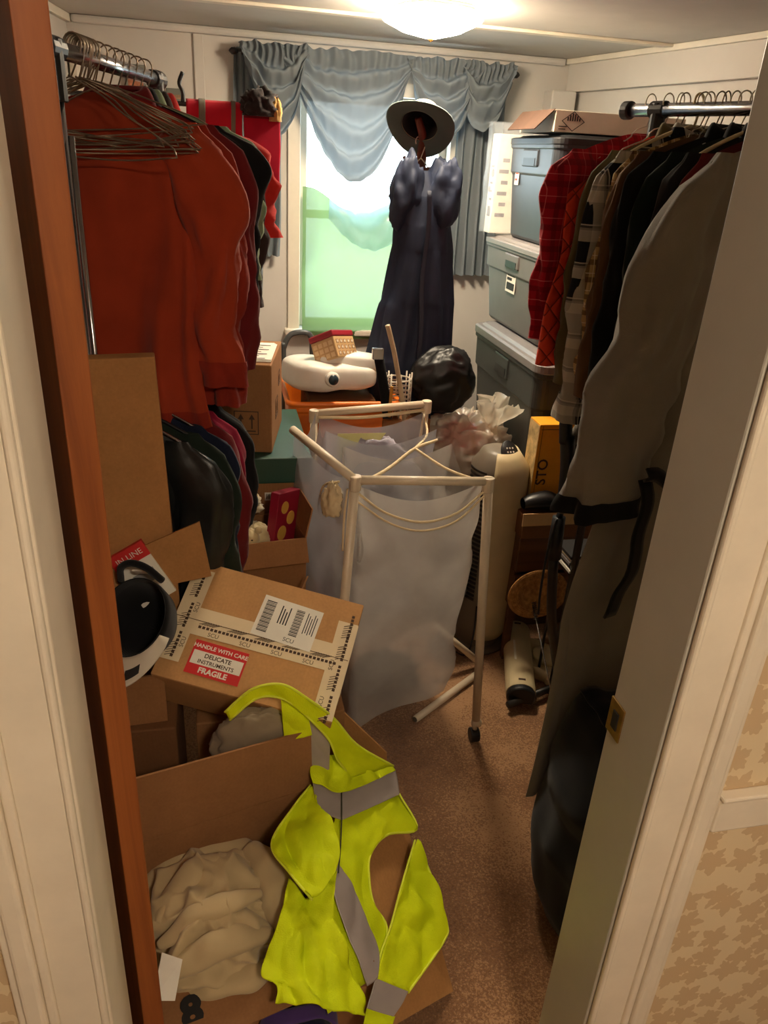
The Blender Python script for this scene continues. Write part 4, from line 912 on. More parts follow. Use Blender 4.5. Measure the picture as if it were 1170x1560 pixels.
k.build('snowflakes', PAPER, g, local=True)
k = MB(); 
for i in range(4):
    for j in range(3): k.bx(-.0658, -.04+.022*i, -.038+.021*j, -.0652, -.024+.022*i, -.023+.021*j)
k.build('end_squares', pm('tin_squares2', (222, 196, 150), .5), g, local=True)
# grey bent tube handle behind
g = thing('bent_tube_handle', 'dark grey bent tube handle rising behind the white appliance', 'handle', (.30, 2.95, 0))
MB().tube([(.242, 2.95, .02), (.242, 2.95, .93), (.244, 2.95, 1.0), (.27, 2.95, 1.05), (.32, 2.95, 1.06), (.348, 2.95, 1.045), (.355, 2.95, .99), (.355, 2.95, .88)], .011, 12, smooth=60).build('tube', pm('grey_tube', (92, 96, 98), .4, metal=.5), g, smooth=True)
MB().bx(.222, 2.915, 0, .375, 2.99, .02).build('foot', DARKMET, g, bevel=.004)
MB().tube([(.355, 2.95, .89), (.355, 2.95, .02)], .011, 12).build('tube_leg', pm('grey_tube', (92, 96, 98)), g, smooth=True)
# small tubs by the wall
tag(MB().lathe([(.040, 1.02), (.045, 1.03), (.052, 1.13), (.056, 1.135), (.056, 1.142), (.05, 1.142), (.044, 1.04), (0, 1.04)], 28, T(.055, 2.48, .03)).build('white_tub', WHITEP, smooth=True), 'small white plastic tub behind the labelled carton', 'tub')
tag(MB().lathe([(.03, 1.01), (.042, 1.03), (.05, 1.06), (.045, 1.075), (.02, 1.085), (0, 1.085)], 24, T(.105, 2.44, .035)).build('blue_lid_tub', pm('blue_plastic', (86, 122, 190), .4), smooth=True), 'small blue plastic tub beside the white one', 'tub')

# ------------------------------------------------------------------ cartons in the middle left
def carton(name, label, x0, y0, z0, x1, y1, z1, mat, rz=0, bev=.004, group=None, tape=True):
    cx, cy = (x0+x1)/2, (y0+y1)/2; g = thing(name, label, 'box', (cx, cy, z0), math.radians(rz), group)
    w, d, h = (x1-x0)/2, (y1-y0)/2, z1-z0
    MB().bx(-w, -d, 0, w, d, h).build('body', mat, g, bevel=bev, local=True)
    if tape: MB().bx(-w-.0006, -.024, h-.03, w+.0006, .024, h+.0008).build('tape', pm('brown_tape', (170, 128, 80), .3), g, local=True)
    return g
b1 = carton('labelled_carton', 'brown carton with arrows on it and paper forms on its top', -.04, 2.10, .895, .165, 2.40, 1.155, CARD2, -10, tape=False)
for k in range(3): MB().slab([(-.05+.01*k, -.13+.004*k, .262+.002*k), (.098, -.12+.004*k, .262+.002*k), (.095-.004*k, .09, .263+.002*k), (-.06+.008*k, .08, .263+.002*k)], .0008).build('paper_form', PAPER, b1, local=True)
k = MB()
for i in range(7): k.bx(-.04, -.11+.026*i, .2688, .08-.02*(i % 2), -.104+.026*i, .2692)
k.build('form_lines', pm('grey_ink', (120, 110, 110), .7), b1, local=True)
def arrowmark(g, M, s, mat=INKB):
    k = MB()
    for (a, b_, c_, d) in ((-s, -s, s, -s*.93), (-s, s*.93, s, s), (-s, -s, -s*.93, s), (s*.93, -s, s, s)): k.bx(a, b_, 0, c_, d, .0008, M)
    for x in (-.45*s, .45*s):
        k.bx(x-.06*s, -.5*s, 0, x+.06*s, .35*s, .0008, M)
        k.add([M @ Vector(p) for p in ((x-.25*s, .3*s, .0008), (x+.25*s, .3*s, .0008), (x, .75*s, .0008))], [(0, 1, 2)])
    k.bx(-.75*s, -.75*s, 0, .75*s, -.65*s, .0008, M)
    return k.build('arrow_mark', mat, g, local=True)
arrowmark(b1, frame((.03, -.1503, .09), (1, 0, 0), (0, 0, 1)), .035)
arrowmark(b1, frame((.1028, -.02, .10), (0, 1, 0), (0, 0, 1)), .03); arrowmark(b1, frame((.1028, .06, .17), (0, 1, 0), (0, 0, 1)), .022)
b2 = carton('green_lid_box', 'box with a dark green lid under the labelled carton', -.06, 2.05, .62, .245, 2.50, .885, CARD2, 0, tape=False)
MB().bx(-.157, -.230, .195, .157, .230, .274).build('lid', pm('dark_green_lid', (34, 70, 58), .5, .1, 10.), b2, bevel=.003, local=True)
MB().bx(.02, -.2262, .14, .055, -.2252, .165).build('sticker', PAPER, b2, local=True)
k = MB()
for i in range(6): k.bx(.024+.0045*i, -.2266, .144, .0262+.0045*i, -.2261, .161)
k.build('barcode', INK, b2, local=True)
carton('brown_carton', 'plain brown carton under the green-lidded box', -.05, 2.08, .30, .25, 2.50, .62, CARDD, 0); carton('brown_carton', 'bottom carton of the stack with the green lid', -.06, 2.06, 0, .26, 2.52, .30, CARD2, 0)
# open carton of toys
def opencarton(name, label, M, w, d, h, mat, th=.004, flaps=(), floor=True, inner=None):
    """open carton: four walls, floor and folded flaps; flaps = [(side, length, fold degrees from upright)]"""
    g = thing(name, label, 'box', M=M)
    for (nm, b_) in (('wall', (-w, -d, 0, w, -d+th, h)), ('wall', (-w, d-th, 0, w, d, h)), ('wall', (-w, -d+th, 0, -w+th, d-th, h)), ('wall', (w-th, -d+th, 0, w, d-th, h))): MB().bx(*b_).build(nm, mat, g, local=True)
    MB().bx(-w+th, -d+th, 0, w-th, d-th, th).build('floor_panel', inner or mat, g, local=True)
    for (sd, ln, a) in flaps:
        if sd in 'NS': s = 1 if sd == 'N' else -1; Mf = T(0, s*(d-th/2), h) @ rot('X', -s*a); bx_ = (-w, -th/2, .001, w, th/2, ln)
        else: s = 1 if sd == 'E' else -1; Mf = T(s*(w-th/2), 0, h) @ rot('Y', s*a); bx_ = (-th/2, -d, .001, th/2, d, ln)
        MB().bx(*bx_, Mf).build('flap', mat, g, local=True)
    return g
tb = opencarton('toy_carton', 'open carton of toys beside the dark coats', T(.105, 1.95, 0) @ rot('Z', 8), .10, .09, .72, CARD2, flaps=[('E', .09, 12), ('S', .07, 150)])
carton('toy_carton_filling', 'packed carton inside the open toy carton', .045, 1.89, .006, .165, 2.01, .64, CARDD, 8, tape=False)
FUR = fab('cream_plush', (206, 186, 142), .12, 200., sheen=.5); 
pl = thing('plush_toy', 'cream plush toy lying in the open toy carton', 'toy', (.07, 1.94, .65))
crumple((.075, 1.93, .695), (.05, .045, .05), 2, .10, 3., 40, 26).build('body', FUR, pl, smooth=True)
crumple((.06, 1.89, .72), (.028, .028, .028), 6, .06, 3., 28, 18).build('head', FUR, pl, smooth=True)
for x in (.035, .085): crumple((x, 1.885, .745), (.011, .008, .012), 7, .05, 3., 16, 10).build('ear', FUR, pl, smooth=True)
for (x, z) in ((.05, .726), (.066, .726)): crumple((x, 1.864, z), (.003, .003, .003), 1, .0, 1., 10, 8).build('eye', INK, pl, smooth=True)
tag(crumple((.05, 1.97, .785), (.045, .04, .03), 5, .3, 2., 40, 24).build('pale_cloth_scrap', fab('pale_scrap', (196, 184, 156), .1), smooth=True), 'pale crumpled cloth on top of the toys', 'cloth')
tag(crumple((.062, 1.955, .82), (.022, .02, .014), 15, .3, 2., 24, 14).build('yellow_scrap', fab('yellow_scrap', (222, 170, 40), .1), smooth=True), 'small yellow cloth scrap on the toys', 'cloth')
g = thing('snack_box', 'crimson and yellow biscuit box standing in the toy carton', 'box', M=T(.145, 1.94, .65) @ rot('Z', -38) @ rot('X', -12))
MB().bx(-.014, -.055, 0, .014, .055, .18).build('carton', pm('snack_crimson', (150, 26, 52), .4), g, bevel=.002, local=True)
k = MB()
for (y, z, r) in ((-.02, .06, .022), (.018, .10, .02), (-.018, .135, .018)): k.lathe([(r, 0), (r, .0012), (0, .0014)], 20, T(.014, y, z) @ rot('Y', 90))
k.build('biscuit_print', pm('biscuit', (226, 176, 80), .5), g, local=True)
carton_small = opencarton('small_open_carton', 'small empty open carton in front of the toy carton', T(.10, 1.76, 0) @ rot('Z', -18), .075, .065, .58, CARD2, flaps=[('E', .07, 20)])
# ------------------------------------------------------------------ hamper
hp = thing('laundry_hamper', 'white tube laundry hamper with sagging mesh bags and one caster', 'hamper', (.52, 2.02, 0))
def tb_(name, pts, r=.0125, mat=PVC, n=12, smooth=0): return MB().tube(pts, r, n, smooth=smooth).build(name, mat, hp, smooth=True)
FL, FR_, BL_, BR_ = V(.335, 1.80, .925), V(.706, 1.80, .908), V(.286, 2.30, .944), V(.655, 2.30, .972)
tb_('front_rail', [FL-V(.012, 0, 0), FR_+V(.012, 0, 0)]); tb_('front_leg', [FR_, V(.757, 1.785, .085)], .0135); tb_('front_leg', [FL, V(.305, 1.79, .30), V(.30, 1.79, .06)], .0135)
tb_('back_rail', [BL_, BR_]); tb_('back_leg', [BR_, V(.63, 2.27, .66), V(.66, 2.28, .02)], .0105); tb_('back_leg', [BL_, V(.285, 2.30, .02)])
tb_('side_rail', [V(.195, 2.06, .975), FL-V(.006, 0, -.004)]); 
for p in (FL, FR_, BL_, BR_):
    k = MB(); k.tube([p-V(0, 0, .03), p+V(0, 0, .012)], .0165, 14); k.build('corner_joint', PVC, hp, bevel=.003)
cs = tb_('caster_stem', [V(.757, 1.785, .09), V(.757, 1.785, .045)], .008)
MB().tube([(.747, 1.785, .075), (.772, 1.785, .07)], .013, 12).build('caster_lock', PVC, hp, smooth=True)
MB().tube([(.742, 1.785, .024), (.772, 1.785, .024)], .024, 20).build('caster_wheel', BLACKP, hp, bevel=.004)
MESH = sheer('hamper_mesh', (216, 210, 204), .46, .35); MESHB = sheer('hamper_mesh_cool', (184, 184, 192), .45, .35)
def bag(x0, x1, y0, y1, zt, bx0, bx1, by0, by1, zb, sd, sag=.03, tilt=0.):
    def fn(u, v):
        n = 4*u; s = int(n) % 4; f_ = n-int(n)
        cx = [(0, 0), (1, 0), (1, 1), (0, 1), (0, 0)]
        a, b_ = cx[s], cx[s+1]; px, py = a[0]*(1-f_)+b_[0]*f_, a[1]*(1-f_)+b_[1]*f_
        e = v; bulge = .035*math.sin(PI*v)*math.sin(PI*f_)
        X0, X1, Y0, Y1 = x0+(bx0-x0)*e, x1+(bx1-x1)*e, y0+(by0-y0)*e, y1+(by1-y1)*e
        x, y = X0+(X1-X0)*px, Y0+(Y1-Y0)*py
        nx, ny = [(0, -1), (1, 0), (0, 1), (-1, 0)][s]
        z = zt+(zb-zt)*v-sag*math.sin(PI*f_)*(1-v)**2+tilt*px*v+.0*nz(u)
        w = .026*nz(x*7+sd, y*7, z*4)*sm(0, .3, v)+.012*(1-2*abs(nz(x*9-5*z+sd, y*9, z*5)))*sm(.05, .3, v)+.012*math.sin(14*(x+y+.7*z)+4*nz(x*3, y*3, z*3+sd))*sm(.05, .3, v)
        return Vector((x+nx*(bulge+w), y+ny*(bulge+w), z))
    m_ = MB().grid(fn, 96, 60, wrap=True)
    m_.grid(lambda u, v: Vector((bx0+(bx1-bx0)*u, by0+(by1-by0)*v, zb+tilt*u-.03*math.sin(PI*u)*math.sin(PI*v))), 10, 10); return m_
fb = bag(.35, .695, 1.815, 2.12, .90, .375, .655, 1.86, 2.14, .05, 1, .05, .10).build('mesh_bag', MESH, hp, smooth=True)
bag(.30, .645, 2.13, 2.295, .945, .32, .62, 2.15, 2.28, .28, 4, .05).build('mesh_bag', MESHB, hp, smooth=True)
MB().grid(lambda u, v: Vector((.325-.125*u-.01*math.sin(PI*v), 1.815+.25*u+.02*nz(u*4, v*4, 3), .915+.05*u-.03*math.sin(PI*u)*(1-v)-(.50+.06*u)*v)), 24, 30).build('mesh_side', MESHB, hp, smooth=True)
MB().grid(lambda u, v: Vector((.205+.085*u, 2.06+.23*u+.02*nz(u*4, v*4, 5), .955-.04*math.sin(PI*u)-.55*v)), 20, 30).build('mesh_side', MESHB, hp, smooth=True)
for (pts, r) in (([(.345, 1.80, .885), (.42, 1.79, .83), (.52, 1.785, .80), (.62, 1.79, .82), (.70, 1.797, .885)], .0035), ([(.345, 1.80, .86), (.43, 1.79, .80), (.52, 1.782, .775), (.62, 1.79, .795), (.70, 1.797, .87)], .003), ([(.345, 1.80, .91), (.45, 1.92, .905), (.55, 2.02, .925), (.64, 2.1, .92)], .005), ([(.70, 1.80, .905), (.62, 1.90, .905), (.55, 2.02, .925)], .004), ([(.55, 2.02, .925), (.635, 2.2, .90), (.65, 2.29, .93)], .004), ([(.30, 1.85, .90), (.27, 1.92, .86), (.26, 1.95, .80)], .003), ([(.315, 1.80, .90), (.308, 1.795, .82), (.306, 1.79, .72)], .003), ([(.645, 2.29, .955), (.45, 2.285, .935), (.295, 2.29, .935)], .006)):
    MB().tube(pts, r, 8, smooth=24).build('drawstring', pm('cream_cord', (226, 204, 164), .8), hp, smooth=True)
crumple((.285, 1.86, .83), (.025, .022, .05), 21, .45, 2.4, 30, 20).build('knotted_cloth', sheer('knot_cloth', (226, 206, 170), 0, .3), hp, smooth=True)
# things seen through the mesh
tag(crumple((.50, 1.99, .135), (.105, .10, .055), 8, .2, 2., 40, 24).build('grey_slippers', fab('slipper_grey', (70, 66, 62), .2), smooth=True), 'dark grey soft slippers in the bottom of the mesh bag', 'slippers')
pp = MB(); pp.add([(.350, 2.215, .905), (.505, 2.215, .905), (.445, 2.21, .825), (.35, 2.21, .825)], [(0, 3, 2, 1)])
tag(pp.build('yellow_paper', pm('pale_yellow_paper', (222, 218, 150), .8), solid=.001), 'pale yellow folded paper standing in the rear mesh bag', 'paper')
tag(crumple((.47, 2.215, .74), (.13, .045, .14), 31, .18, 2., 48, 30).build('lavender_cloth', fab('lavender_cotton', (168, 164, 178), .08), smooth=True), 'pale lavender cloth filling the rear mesh bag', 'cloth')
for (a_, b_, lab) in (((.70, 2.15, .21), (.905, 2.155, .014), 'loose white tube propped across the carpet under the hamper'), ((.588, 1.893, .014), (.885, 2.11, .014), 'loose white tube lying on the carpet before the fan')):
    g = thing('loose_tube', lab, 'tube', ((a_[0]+b_[0])/2, (a_[1]+b_[1])/2, 0)); MB().tube([a_, b_], .0125, 14).build('tube', PVC, g, smooth=True)
    for q in (a_, b_):
        d = (V(*b_)-V(*a_)).normalized(); s_ = 1 if q == b_ else -1; MB().tube([V(*q)+d*s_*.0005, V(*q)+d*s_*.003], .009, 12).build('tube_end', pm('tube_hollow', (96, 84, 70), .8), g)
# ------------------------------------------------------------------ tied plastic bag, tower fan
tag(MB().bx(.76, 2.50, 0, 1.05, 2.80, .42).build('carton', CARD2, bevel=.004), 'plain carton under the tied plastic bag', 'box')
g = thing('plastic_bag', 'tied translucent white plastic bag of clothes beside the totes', 'bag', (.91, 2.64, .42))
PB = sheer('bag_film', (236, 224, 204), .30, .5, gloss=True)
crumple((.91, 2.64, .62), (.215, .15, .20), 14, .16, 2.6, 96, 60, -.98).build('film', PB, g, smooth=True)
def knot(u, v):
    a = 2*PI*u; r = .028+.05*abs(v-.25)**1.1*1.6; r *= 1+.35*math.sin(a*7+4*v)*sm(.1, .6, v)+.2*nz(math.cos(a)*2, math.sin(a)*2, v*4)
    return Vector((.985+.05*v+r*math.cos(a), 2.60-.02*v+r*math.sin(a), .765+.13*v))
MB().grid(knot, 56, 20, wrap=True).build('gathered_neck', sheer('bag_neck_film', (240, 228, 208), .22, .5, gloss=True), g, smooth=True)
for (c_, r_, cl, nm) in (((.90, 2.63, .72), (.10, .09, .06), (196, 66, 62), 'red_clothes'), ((.84, 2.60, .60), (.12, .10, .09), (96, 84, 70), 'brown_clothes'), ((.98, 2.66, .58), (.12, .10, .10), (176, 156, 124), 'cream_clothes')):
    crumple(c_, r_, int(c_[0]*100), .25, 2.2, 40, 26).build(nm, fab(nm+'_cloth', cl, .15), g, smooth=True)
fan = thing('tower_fan', 'cream and grey tower fan with a black control panel on top', 'fan', (1.0, 2.34, 0))
FG = pm('fan_grey_plastic', (116, 106, 92), .45, .06, 8.)
def fring(z, k=1., a0=0., a1=2*PI, n=48, rx=.095, ry=.105, o=0.):
    t = z/.82; c = V(.942+.012*math.sin(PI*t), 2.34, z); s = (.86+.14*math.sin(PI*min(1, .25+.75*(1-t)))) if t < .93 else .80
    m_ = n if abs(a1-a0-2*PI) < 1e-6 else n+1
    return [c+V((rx*s*k+o)*math.cos(a0+(a1-a0)*i/n), (ry*s*k+o)*math.sin(a0+(a1-a0)*i/n), 0) for i in range(m_)]
o = MB(); o.loft([fring(.012, .96)]+[fring(z) for z in np.linspace(.02, .74, 26)]+[fring(.77, .93), fring(.79, .80), fring(.80, .55)], True, True); o.build('body', FG, fan, smooth=True)
A0, A1 = math.radians(242), math.radians(395)
o = MB(); o.loft([fring(z, 1., A0, A1, 24, o=.012) for z in np.linspace(.06, .74, 26)]+[fring(.775, .95, A0, A1, 24, o=.008), fring(.80, .78, A0, A1, 24, o=.004)], closed=False); o.build('front_shell', CREAMP, fan, smooth=True, solid=.006)
B0, B1 = math.radians(176), math.radians(226)
for k in range(30):
    z = .22+.0175*k; o = MB(); o.loft([fring(z, 1., B0, B1, 16, o=.0012), fring(z, 1., B0, B1, 16, o=.005), fring(z+.008, 1., B0, B1, 16, o=.005), fring(z+.008, 1., B0, B1, 16, o=.0012)], closed=False); o.build('grille_slat', pm('grille_dark', (44, 38, 34), .5), fan)
Mp = T(.962, 2.285, .795) @ rot('Z', 10) @ rot('X', 52) @ rot('Y', 8)
cp = MB(); cp.lathe([(.045, -.006), (.048, 0), (.045, .005), (0, .006)], 32, Mp, .75, 1.05); cp.build('control_panel', BLACKP, fan, smooth=True)
k = MB()
for i in range(3):
    for j in range(3): k.lathe([(.0035, .0058), (.0035, .0066), (0, .0068)], 10, Mp @ T(-.012+.012*i, -.008+.014*j, 0))
k.build('buttons', PAPER, fan)
MB().lathe([(.10, 0), (.115, .006), (.112, .016), (.09, .022)], 40, T(.942, 2.34, 0), 1., 1.05).build('base', FG, fan, smooth=True)
g = thing('power_cord', 'thin black power cord trailing beside the tower fan', 'cord', (.87, 2.30, 0))
MB().tube([(.90, 2.26, .20), (.885, 2.22, .10), (.86, 2.2, .03), (.83, 2.26, .006), (.80, 2.36, .006), (.84, 2.42, .006)], .003, 8, smooth=40).build('cable', BLACKP, g, smooth=True)
tag(crumple((.80, 2.33, .30), (.07, .08, .16), 41, .15, 1.8, 40, 26).build('dark_bag', fab('dark_bag_cloth', (38, 40, 46), .2), smooth=True), 'dark cloth bag between hamper and tower fan', 'bag')
# ------------------------------------------------------------------ cartons in the left foreground
tall = thing('tall_carton', 'tall plain carton standing in front of the rust sweaters', 'box', M=T(-.192, 1.605, .50) @ rot('Z', 4) @ rot('Y', -1.5))
MB().bx(-.080, -.022, 0, .080, .022, .80).build('body', CARD, tall, bevel=.003, local=True)
MB().bx(-.100, -.029, .02, -.058, -.0235, .80).build('side_flap', CARDL, tall, bevel=.001, local=True)
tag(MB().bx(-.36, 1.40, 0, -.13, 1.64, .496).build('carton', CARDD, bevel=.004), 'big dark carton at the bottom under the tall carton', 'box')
c2 = thing('open_carton', 'open carton with a raised flap holding the cap and a red package', 'box', M=T(-.25, 1.50, .50) @ rot('Z', 4))
for (nm, b_) in (('wall', (-.095, -.085, 0, .095, -.080, .13)), ('wall', (-.095, .065, 0, .095, .07, .30)), ('wall', (-.095, -.080, 0, -.090, .065, .22)), ('wall', (.090, -.080, 0, .095, .065, .13)), ('floor_panel', (-.09, -.080, 0, .09, .065, .005))): MB().bx(*b_).build(nm, CARD2, c2, local=True)
MB().slab([(-.070, .060, .25), (.215, .060, .29), (.195, .066, .43), (-.012, .066, .345)], .005).build('flap', CARD, c2, local=True)
MB().slab([(-.085, .050, .22), (.01, .050, .22), (.03, .056, .335), (-.012, .058, .33)], .004).build('flap', CARDL, c2, local=True)
g = thing('red_package', 'red and white hang-tag package tucked behind the cap', 'package', M=T(-.166, 1.553, .765) @ rot('Z', 4) @ rot('X', -8) @ rot('Y', -28))
MB().bx(-.042, -.006, -.02, .042, .006, .125).build('card', PAPER, g, bevel=.001, local=True)
MB().bx(-.0425, -.0068, .088, .0425, .0068, .1255).build('header', REDINK, g, local=True)
text('lettering', 'IN LINE', .019, PAPER, g, frame((0, -.0075, .106), (1, 0, 0), (0, 0, 1)), local=True)
MB().bx(-.02, -.0068, .03, .03, -.0062, .06).build('print', pm('grey_print', (150, 148, 146), .6), g, local=True)
# baseball cap lying brim forward
Mc = T(-.196, 1.455, .755) @ rot('Z', -14) @ rot('X', 42) @ rot('Y', -12)
cap_ = thing('baseball_cap', 'black baseball cap with a white brim lying upside down in the carton', 'cap', M=Mc)
CB = fab('cap_black', (18, 18, 20), .2); CW = fab('cap_white', (206, 196, 178), .06)
MB().lathe([(.078, .03), (.079, .01), (.074, -.03), (.058, -.065), (.03, -.085), (0, -.09)], 44, None, 1.0, 1.12, cap=False).build('crown', CB, cap_, smooth=True, solid=.002, local=True)
MB().lathe([(.0765, .031), (.0765, .006)], 44, None, 1.0, 1.12, cap=False).build('sweatband', CB, cap_, smooth=True, local=True)
def brimf(u, v, o=0.):
    a = math.radians(205+130*u); r = 1+.0*v
    x, y = .078*math.cos(a), .0875*math.sin(a); k = math.sin(PI*u)**.6
    return Vector((x*(1+.10*v), y-.068*v*k, .028+.012*math.cos((u-.5)*PI)*v-.03*(2*abs(u-.5))**2*v+o))
MB().grid(brimf, 32, 10).build('brim', CW, cap_, smooth=True, solid=.004, local=True)
st_ = MB().grid(lambda u, v: brimf(.30+.22*u, .35+.45*v, .004), 10, 6).build('sticker', pm('size_sticker', (222, 206, 160), .5), cap_, smooth=True, local=True)
MB().grid(lambda u, v: brimf(.58+.16*u, .45+.35*v, .0042), 10, 6).build('brim_print', INK, cap_, smooth=True, local=True)
MB().tube([(-.05, .085, .02), (-.03, .10, .062), (0, .106, .075), (.03, .10, .062), (.05, .085, .02)], .008, 8, smooth=24).build('strap', CB, cap_, smooth=True, local=True)
MB().bx(-.016, .100, .022, .016, .104, .040).build('strap_label', PAPER, cap_, local=True)

# ------------------------------------------------------------------ taped box with the red warning label
FM = Matrix(((.9322, .3616, -.0144), (-.3158, .7934, -.5204), (-.1768, .4897, .8538))).to_4x4(); FM = T(.0702, 1.470, .676) @ FM
fb_ = thing('taped_box', 'taped shipping box with a red fragile label and white address label', 'box', M=FM)
w, h, dp = .2075, .150, .16
MB().bx(-w, -h, -dp, w, h, -.0005).build('body', CARDL, fb_, bevel=.003, local=True)
for (y0, y1) in ((-h+.001, -.0012), (.0012, h-.001)): MB().bx(-w+.001, y0, -.0004, w-.001, y1, .0014).build('flap', CARDL, fb_, local=True)
TAPE = pm('printed_tape', (226, 206, 170), .45, .04, 10.)
def tp_(x0, y0, x1, y1, z=.0016, t=.0006): return MB().bx(x0, y0, z, x1, y1, z+t).build('tape', TAPE, fb_, local=True)
tapes = [tp_(-w+.002, -.036, w-.002, .032), tp_(-w, -h*.72, -w+.048, h*.86, .0018), tp_(w-.048, -h*.98, w, h*.62, .0018)]
MB().bx(-w+.002, -.0008, .0022, w-.002, .0008, .0025).build('seam', pm('seam_dark', (90, 60, 36), .8), fb_, local=True)
for (x0, sg) in ((-w, -1), (w, 1)): MB().bx(x0-.0008 if sg < 0 else x0, -h*.6, -.05, x0 if sg < 0 else x0+.0008, h*.6, .0018).build('tape_end', TAPE, fb_, local=True)
k = MB()
def motif(x, y, v=False):
    """a row of dark squares, slanted fine lines and a word-like strip, as on the tape"""
    for i in range(7):
        q = (x+.0095*i, y) if not v else (x, y+.0095*i)
        k.bx(q[0], q[1], .0025, q[0]+.0066, q[1]+.0066, .0028)
    for i in range(6):
        a = (x+.006*i, y+.009) if not v else (x-.012, y+.006*i)
        M_ = T(a[0], a[1], .0025) @ rot('Z', 25); k.bx(0, 0, 0, .022, .0014, .0003, M_)
for i in range(5): motif(-w+.060+.066*i, -.018)
for yy in (-.10, -.025, .055, .105): motif(-w+.024, yy, True)
for yy in (-.155, -.08, -.005, .05): motif(w-.020, yy, True)
k.build('tape_print', INKB, fb_, local=True)['kind'] = 'stuff'
for i in range(4): text('tape_lettering', 'SCU', .014, INKB, fb_, T(-w+.10+.075*i, -.028, .0026), local=True)
for yy in (-.06, .03): text('tape_lettering', 'SCU', .014, INKB, fb_, T(-w+.040, yy, .0027) @ rot('Z', 90), local=True); text('tape_lettering', 'SCU', .014, INKB, fb_, T(w-.036, yy-.05, .0027) @ rot('Z', 90), local=True)
# address label with barcodes
Ml = T(.045, .052, .0024) @ rot('Z', -3) @ Matrix.Diagonal((1.1, 1.1, 1, 1))
ad = MB().bx(-.066, -.048, 0, .066, .048, .0006, Ml).build('address_label', PAPER, fb_, local=True)
k = MB()
for i in range(22):
    ww = .0013 if i % 3 else .0021; yy = -.036+.0034*i
    if yy < .040: k.bx(-.058, yy, .0007, -.036, yy+ww, .0009, Ml)
k.build('barcode', INK, ad, local=True); k = MB()
for i in range(18):
    yy = -.026+.0036*i
    if yy < .040: k.bx(.010, yy, .0007, .028, yy+(.0013 if i % 2 else .002), .0009, Ml)
k.build('barcode', INK, ad, local=True)
k = MB()
for i in range(4): k.bx(-.022+.006*i, -.008, .0007, -.0195+.006*i, .035-.006*(i % 3), .0009, Ml)
for i in range(5): k.bx(.036+.0052*i, -.014+.003*(i % 2), .0007, .0378+.0052*i, .036-.005*(i % 3), .0009, Ml)
k.build('address_lines', INK, ad, local=True)
text('label_lettering', 'SCU', .013, INK, ad, Ml @ T(.015, -.038, .0008), local=True)
# red warning label
Mr = T(-.078, -.086, .0020) @ Matrix.Diagonal((1.12, 1.12, 1, 1)) @ rot('Z', -1)
rl = MB().bx(-.056, -.036, 0, .056, .036, .0006, Mr).build('warning_label', REDINK, fb_, local=True)
MB().bx(-.052, -.0145, .0006, .052, .0145, .0008, Mr).build('white_panel', PAPER, rl, local=True)
text('warning_lettering', 'HANDLE WITH CARE', .0118, PAPER, rl, Mr @ T(0, .0245, .0009), bold=.0003, local=True)
text('warning_lettering', 'DELICATE', .0125, INKB, rl, Mr @ T(0, .006, .0010), bold=.0003, local=True); text('warning_lettering', 'INSTRUMENTS', .0115, INKB, rl, Mr @ T(0, -.0075, .0010), bold=.0002, local=True)
text('warning_lettering', 'FRAGILE', .016, PAPER, rl, Mr @ T(0, -.0252, .0009), bold=.0006, local=True)
tag(MB().bx(-.09, 1.46, 0, .27, 1.74, .45).build('carton', CARD2, bevel=.004), 'plain carton holding up the taped box', 'box')

# ------------------------------------------------------------------ open carton in front with cloths
FX = V(.965, .26, 0); FYv = V(.26, -.965, 0); B0_ = V(-.235, 1.195, 0)
Mf = frame(B0_, FX, -FYv)     # local x along the back edge, local y pointing away from the camera
fc = thing('front_carton', 'open carton nearest the doorway with crumpled beige cloth inside', 'box', M=Mf)
LW, LD, LH = .425, .34, .37
for (nm, b_) in (('wall', (0, -.005, 0, LW, 0, LH)), ('wall', (0, -LD, 0, LW, -LD+.005, .20)), ('wall', (0, -LD+.005, 0, .005, -.005, LH-.02)), ('floor_panel', (.005, -LD+.005, 0, LW-.005, -.005, .005))): MB().bx(*b_).build(nm, CARD2, fc, local=True)
MB().slab([(-.002, .002, LH), (LW-.005, .002, LH), (LW-.01, .004, LH+.168), (-.004, .006, LH+.172)], .005).build('flap', CARD2, fc, local=True)
nf = MB().slab([(.0, -LD-.03, .228), (LW*.85, -LD-.03, .228), (LW*.85, -LD+.11, .226), (0, -LD+.11, .226)], .003).build('flap', CARD2, fc, local=True)
MB().slab([(.172, 1.288, .362), (.398, 1.430, .235), (.456, 1.004, .008), (.240, .895, .080)], -.005).build('flap', CARD, fc)
MB().hexa([(LW-.005, -LD+.005, 0), (LW, -LD+.005, 0), (LW, -.005, 0), (LW-.005, -.005, 0)], [(LW-.005, -LD+.005, .10), (LW, -LD+.005, .10), (LW, -.005, .335), (LW-.005, -.005, .335)]).build('wall', CARD2, fc, local=True)
text('printed_number', '8', .075, INK, fc, frame((-.098, .915, .232), (.97, .2, 0), (-.2, .97, .1)), bold=.004)
BEIGE = fab('beige_linen', (190, 168, 128), .07, 500., sheen=.2)
bc = thing('beige_cloth', 'beige linen cloth crumpled in a heap in the front carton', 'cloth', (-.055, 1.06, .10))
crumple((-.060, 1.100, .225), (.142, .135, .105), 3, .26, 1.2, 180, 120, -.8, warp=1.2, octv=3).build('heap', BEIGE, bc, smooth=True)
